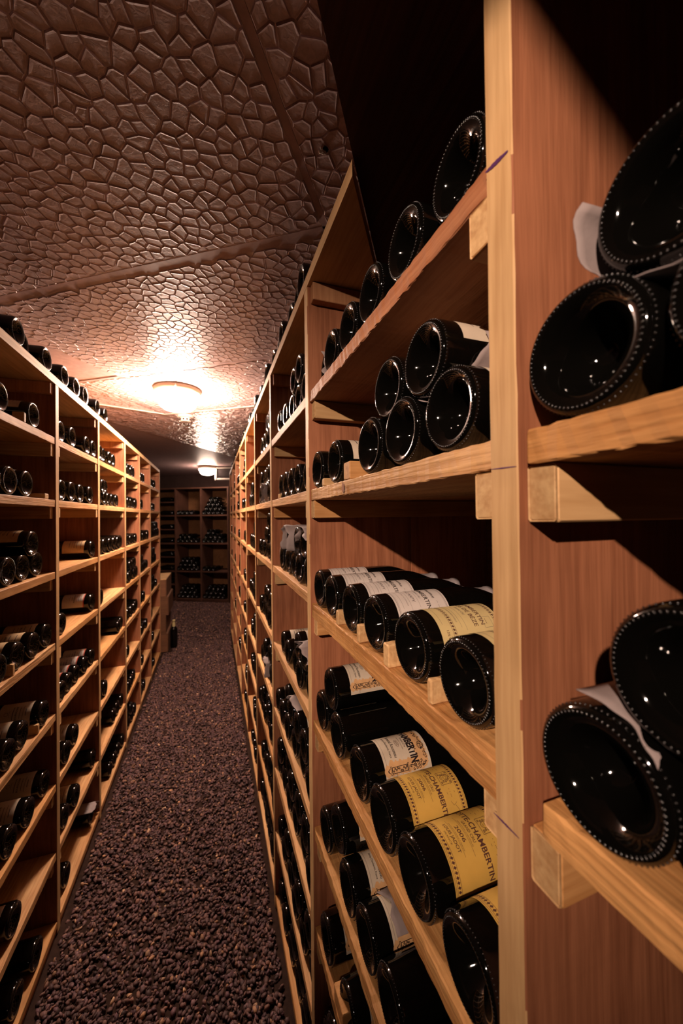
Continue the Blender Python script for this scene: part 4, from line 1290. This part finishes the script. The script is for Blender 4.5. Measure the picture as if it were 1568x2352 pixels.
chock('L', 82, 1700, 5, 0, .012, .03, .03, 'chock between cream-labelled bottles, left rack fifth shelf')

def tissue(name_lab, side, t, z, R, x0, x1, a0, a1, flare=.0, seed=0, edge=.004, gap=0, slant=0):
    """thin crumpled sheet that wraps part of a bottle; angles in radians from the top, positive towards the camera"""
    rn = random.Random(seed)
    nx, na = 26, 26
    sg = 1 if side == 'R' else -1
    X0 = XR if side == 'R' else XL
    vs, fs = [], []
    ph = [rn.uniform(0, 6) for _ in range(6)]
    for i in range(nx + 1):
        u = i / nx
        for j in range(na + 1):
            v = j / na
            a = a0 + (a1 - a0) * v
            e = (1 - u) ** 6
            xx = x0 + (x1 - x0) * u + slant * v * (1 - u) + e * edge * (math.sin(a * 5 + ph[0]) + .5 * math.sin(a * 11 + ph[1]))
            tail = max(0, v - .8) * 5; head = max(0, .2 - v) * 5
            rr = R + .0028 + gap + flare * (tail ** 2 + head ** 2) + .0012 * math.sin(a * 9 + u * 7 + ph[2]) + .0008 * math.sin(u * 31 + a * 4 + ph[3])
            vs.append((X0 + sg * xx, t - math.sin(a) * rr, z + math.cos(a) * rr))
    for i in range(nx):
        for j in range(na):
            q = i * (na + 1) + j
            fs.append([q, q + 1, q + na + 2, q + na + 1])
    o = mesh_obj('tissue_paper', vs, fs, TISSUE, smooth=True, origin=(X0, t, z))
    md = o.modifiers.new('thick', 'SOLIDIFY'); md.thickness = .0005
    tag(o, name_lab, 'paper', 'tissue wrappings around bottles')
def find(side, bay, row, layer, rank):
    for b in BOTTLES:
        if (b['side'], b['bay'], b['row'], b['layer'], b['rank']) == (side, bay, row, layer, rank): return b
    return None
def wrap(lab, key, x0, x1, a0, a1, flare=0, seed=0, edge=.004, gap=0, slant=0):
    b = find(*key)
    if b: tissue(lab, key[0], b['t'], CZ + b['z'], RAD[b['kind']], x0, x1, a0, a1, flare, seed, edge, gap, slant)
wrap('torn tissue sheet under the uppermost bottle, right rack second bay, second shelf', ('R', 1, 2, 1, 1), .060, .22, 1.1, 3.7, .0, 1, .004, 0, -.050)
wrap('tissue wrapped round the top bottle beside the nearest upright', ('R', 0, 2, 1, 0), .010, .22, -3.7, -1.1, .0, 2, .002, .003)
wrap('pale tissue between two big dark bottles at the right edge', ('R', 0, 3, 1, 0), .008, .22, -3.0, -2.0, .016, 3, .003)
wrap('long grey tissue hanging behind bottles on the fifth shelf', ('R', 1, 5, 0, 2), .050, .22, -1.8, .9, .01, 4, .004)
wrap('small scrap of tissue by the leftmost bottles on the top shelf', ('R', 1, 1, 0, 1), .010, .10, -2.6, -1.2, .0, 5)
wrap('tissue hanging over the top bottle, third bay third shelf', ('R', 2, 3, 1, 2), .004, .2, -1.6, 1.4, .02, 6)
wrap('curled tissue round a low bottle, third bay third shelf', ('R', 2, 3, 1, 0), -.004, .2, -2.2, 2.2, .012, 7)
wrap('wide tissue sheet over bottles, third bay fourth shelf', ('R', 2, 4, 1, 1), .0, .2, -1.5, 1.5, .022, 8, .006)
wrap('tissue hanging low in the third bay, fifth shelf', ('R', 2, 5, 1, 1), .01, .2, -1.7, 1.2, .03, 9)
wrap('white wrap round a bottle, fourth bay second shelf', ('R', 3, 2, 0, 2), -.002, .2, -2.4, 2.4, .0, 10)
wrap('pale tissue in the fourth bay fifth shelf', ('R', 3, 5, 0, 2), -.004, .2, -1.5, 1.9, .02, 11)
wrap('pale paper sheet on the lowest shelf of the left rack', ('L', 1, 8, 0, 1), -.004, .2, -1.9, .9, .02, 12)

# wooden crates stacked past the end of the left rack
def crate(x0, y0, z0, w_, d, h, label, mat):
    t = empty('wine_crate', (x0 + w_ / 2, y0 + d / 2, z0))
    tag(t, label, 'crate', 'wooden crates past the left rack')
    def bx(n, a, b, rgh=0): return box(n, a, b, W['crate'], t, bev=.001)
    W2, D2 = w_ / 2, d / 2
    bx('bottom', (-W2, -D2, 0), (W2, D2, .008))
    for s in (-1, 1):
        bx('side', (s * W2 - (.008 if s > 0 else 0), -D2, .0085), (s * W2 + (0 if s > 0 else .008), D2, h - .009))
        bx('end_board', (-W2 + .0085, s * D2 - (.012 if s > 0 else 0), .0085), (W2 - .0085, s * D2 + (0 if s > 0 else .012), h - .009))
    for k in range(3):
        a = -W2 + k * w_ / 3
        o = box('lid_slat', (a + .001, -D2, h - .0085), (a + w_ / 3 - .001, D2, h), W['pale_end'] if 'topmost' in label and 'below' not in label else W['crate'], t, bev=.001)
c0 = CR
xr = c0.x
for k, (dx, lb) in enumerate(((0, 'lowest wooden wine crate of the stack past the left rack'), (-.02, 'second wooden wine crate up in that stack'), (.006, 'third wooden crate up, below the topmost'), (-.012, 'topmost wooden crate with a pale lid'))):
    crate(xr - .34 + dx, c0.y + .0, .002 + k * .1965, .34, .50, .195, lb, None)
def paper_tag():
    o = box('paper_slip', (xr - .14, c0.y + .012, .790), (xr - .065, c0.y + .05, .7915), PAPER['cream'])
    tag(o, 'small pale paper slip lying on the topmost crate', 'paper')
paper_tag()
# a standing bottle with a pale top beside the crates
t = empty('wine_bottle', (xr + .045, c0.y + .14, .0062), (0, -math.pi / 2, 0))
tag(t, 'upright dark bottle with pale square top, standing beside the crates', 'bottle')
link(bpy.data.objects.new('glass_body', body_mesh('bord', 1)), t)
me = capsule_mesh('bord', 'grey').copy(); me.materials.clear(); me.materials.append(PAPER['pale_yellow'])
link(bpy.data.objects.new('capsule', me), t)

# air conditioner on the far right of the end wall
def air_unit():
    c = on_z(512, 1092, .66)
    k = 6.05 / c.y; c = c * k
    t = empty('air_conditioner', (c.x, c.y, CZ + .5825), (0, 0, -TH))
    tag(t, 'white framed air unit under the ceiling at the far end', 'air conditioner')
    wm = plain('air_unit_white', (.62, .55, .48), .4, .4); dk = plain('air_unit_dark', (.05, .035, .035), .5, .4)
    w_, h, d = .30, .205, .10
    box('casing', (-.13, .012, 0.01), (.20, d, h - .006), dk, t, bev=.01)
    for n, a, b in (('frame_side', (-.13, -.01, .0), (-.095, .0115, h)), ('frame_side', (.17, -.01, .0), (.2, .0115, h)),
                    ('frame_rail', (-.0945, -.01, 0), (.1695, .0115, .03)), ('frame_rail', (-.0945, -.01, h - .02), (.1695, .0115, h))):
        box(n, a, b, wm, t, bev=.006)
    for i in range(6):
        box('louvre', (-.094, .0, .036 + i * .025), (.169, .010, .039 + i * .025), dk, t, bev=.0008)
air_unit()
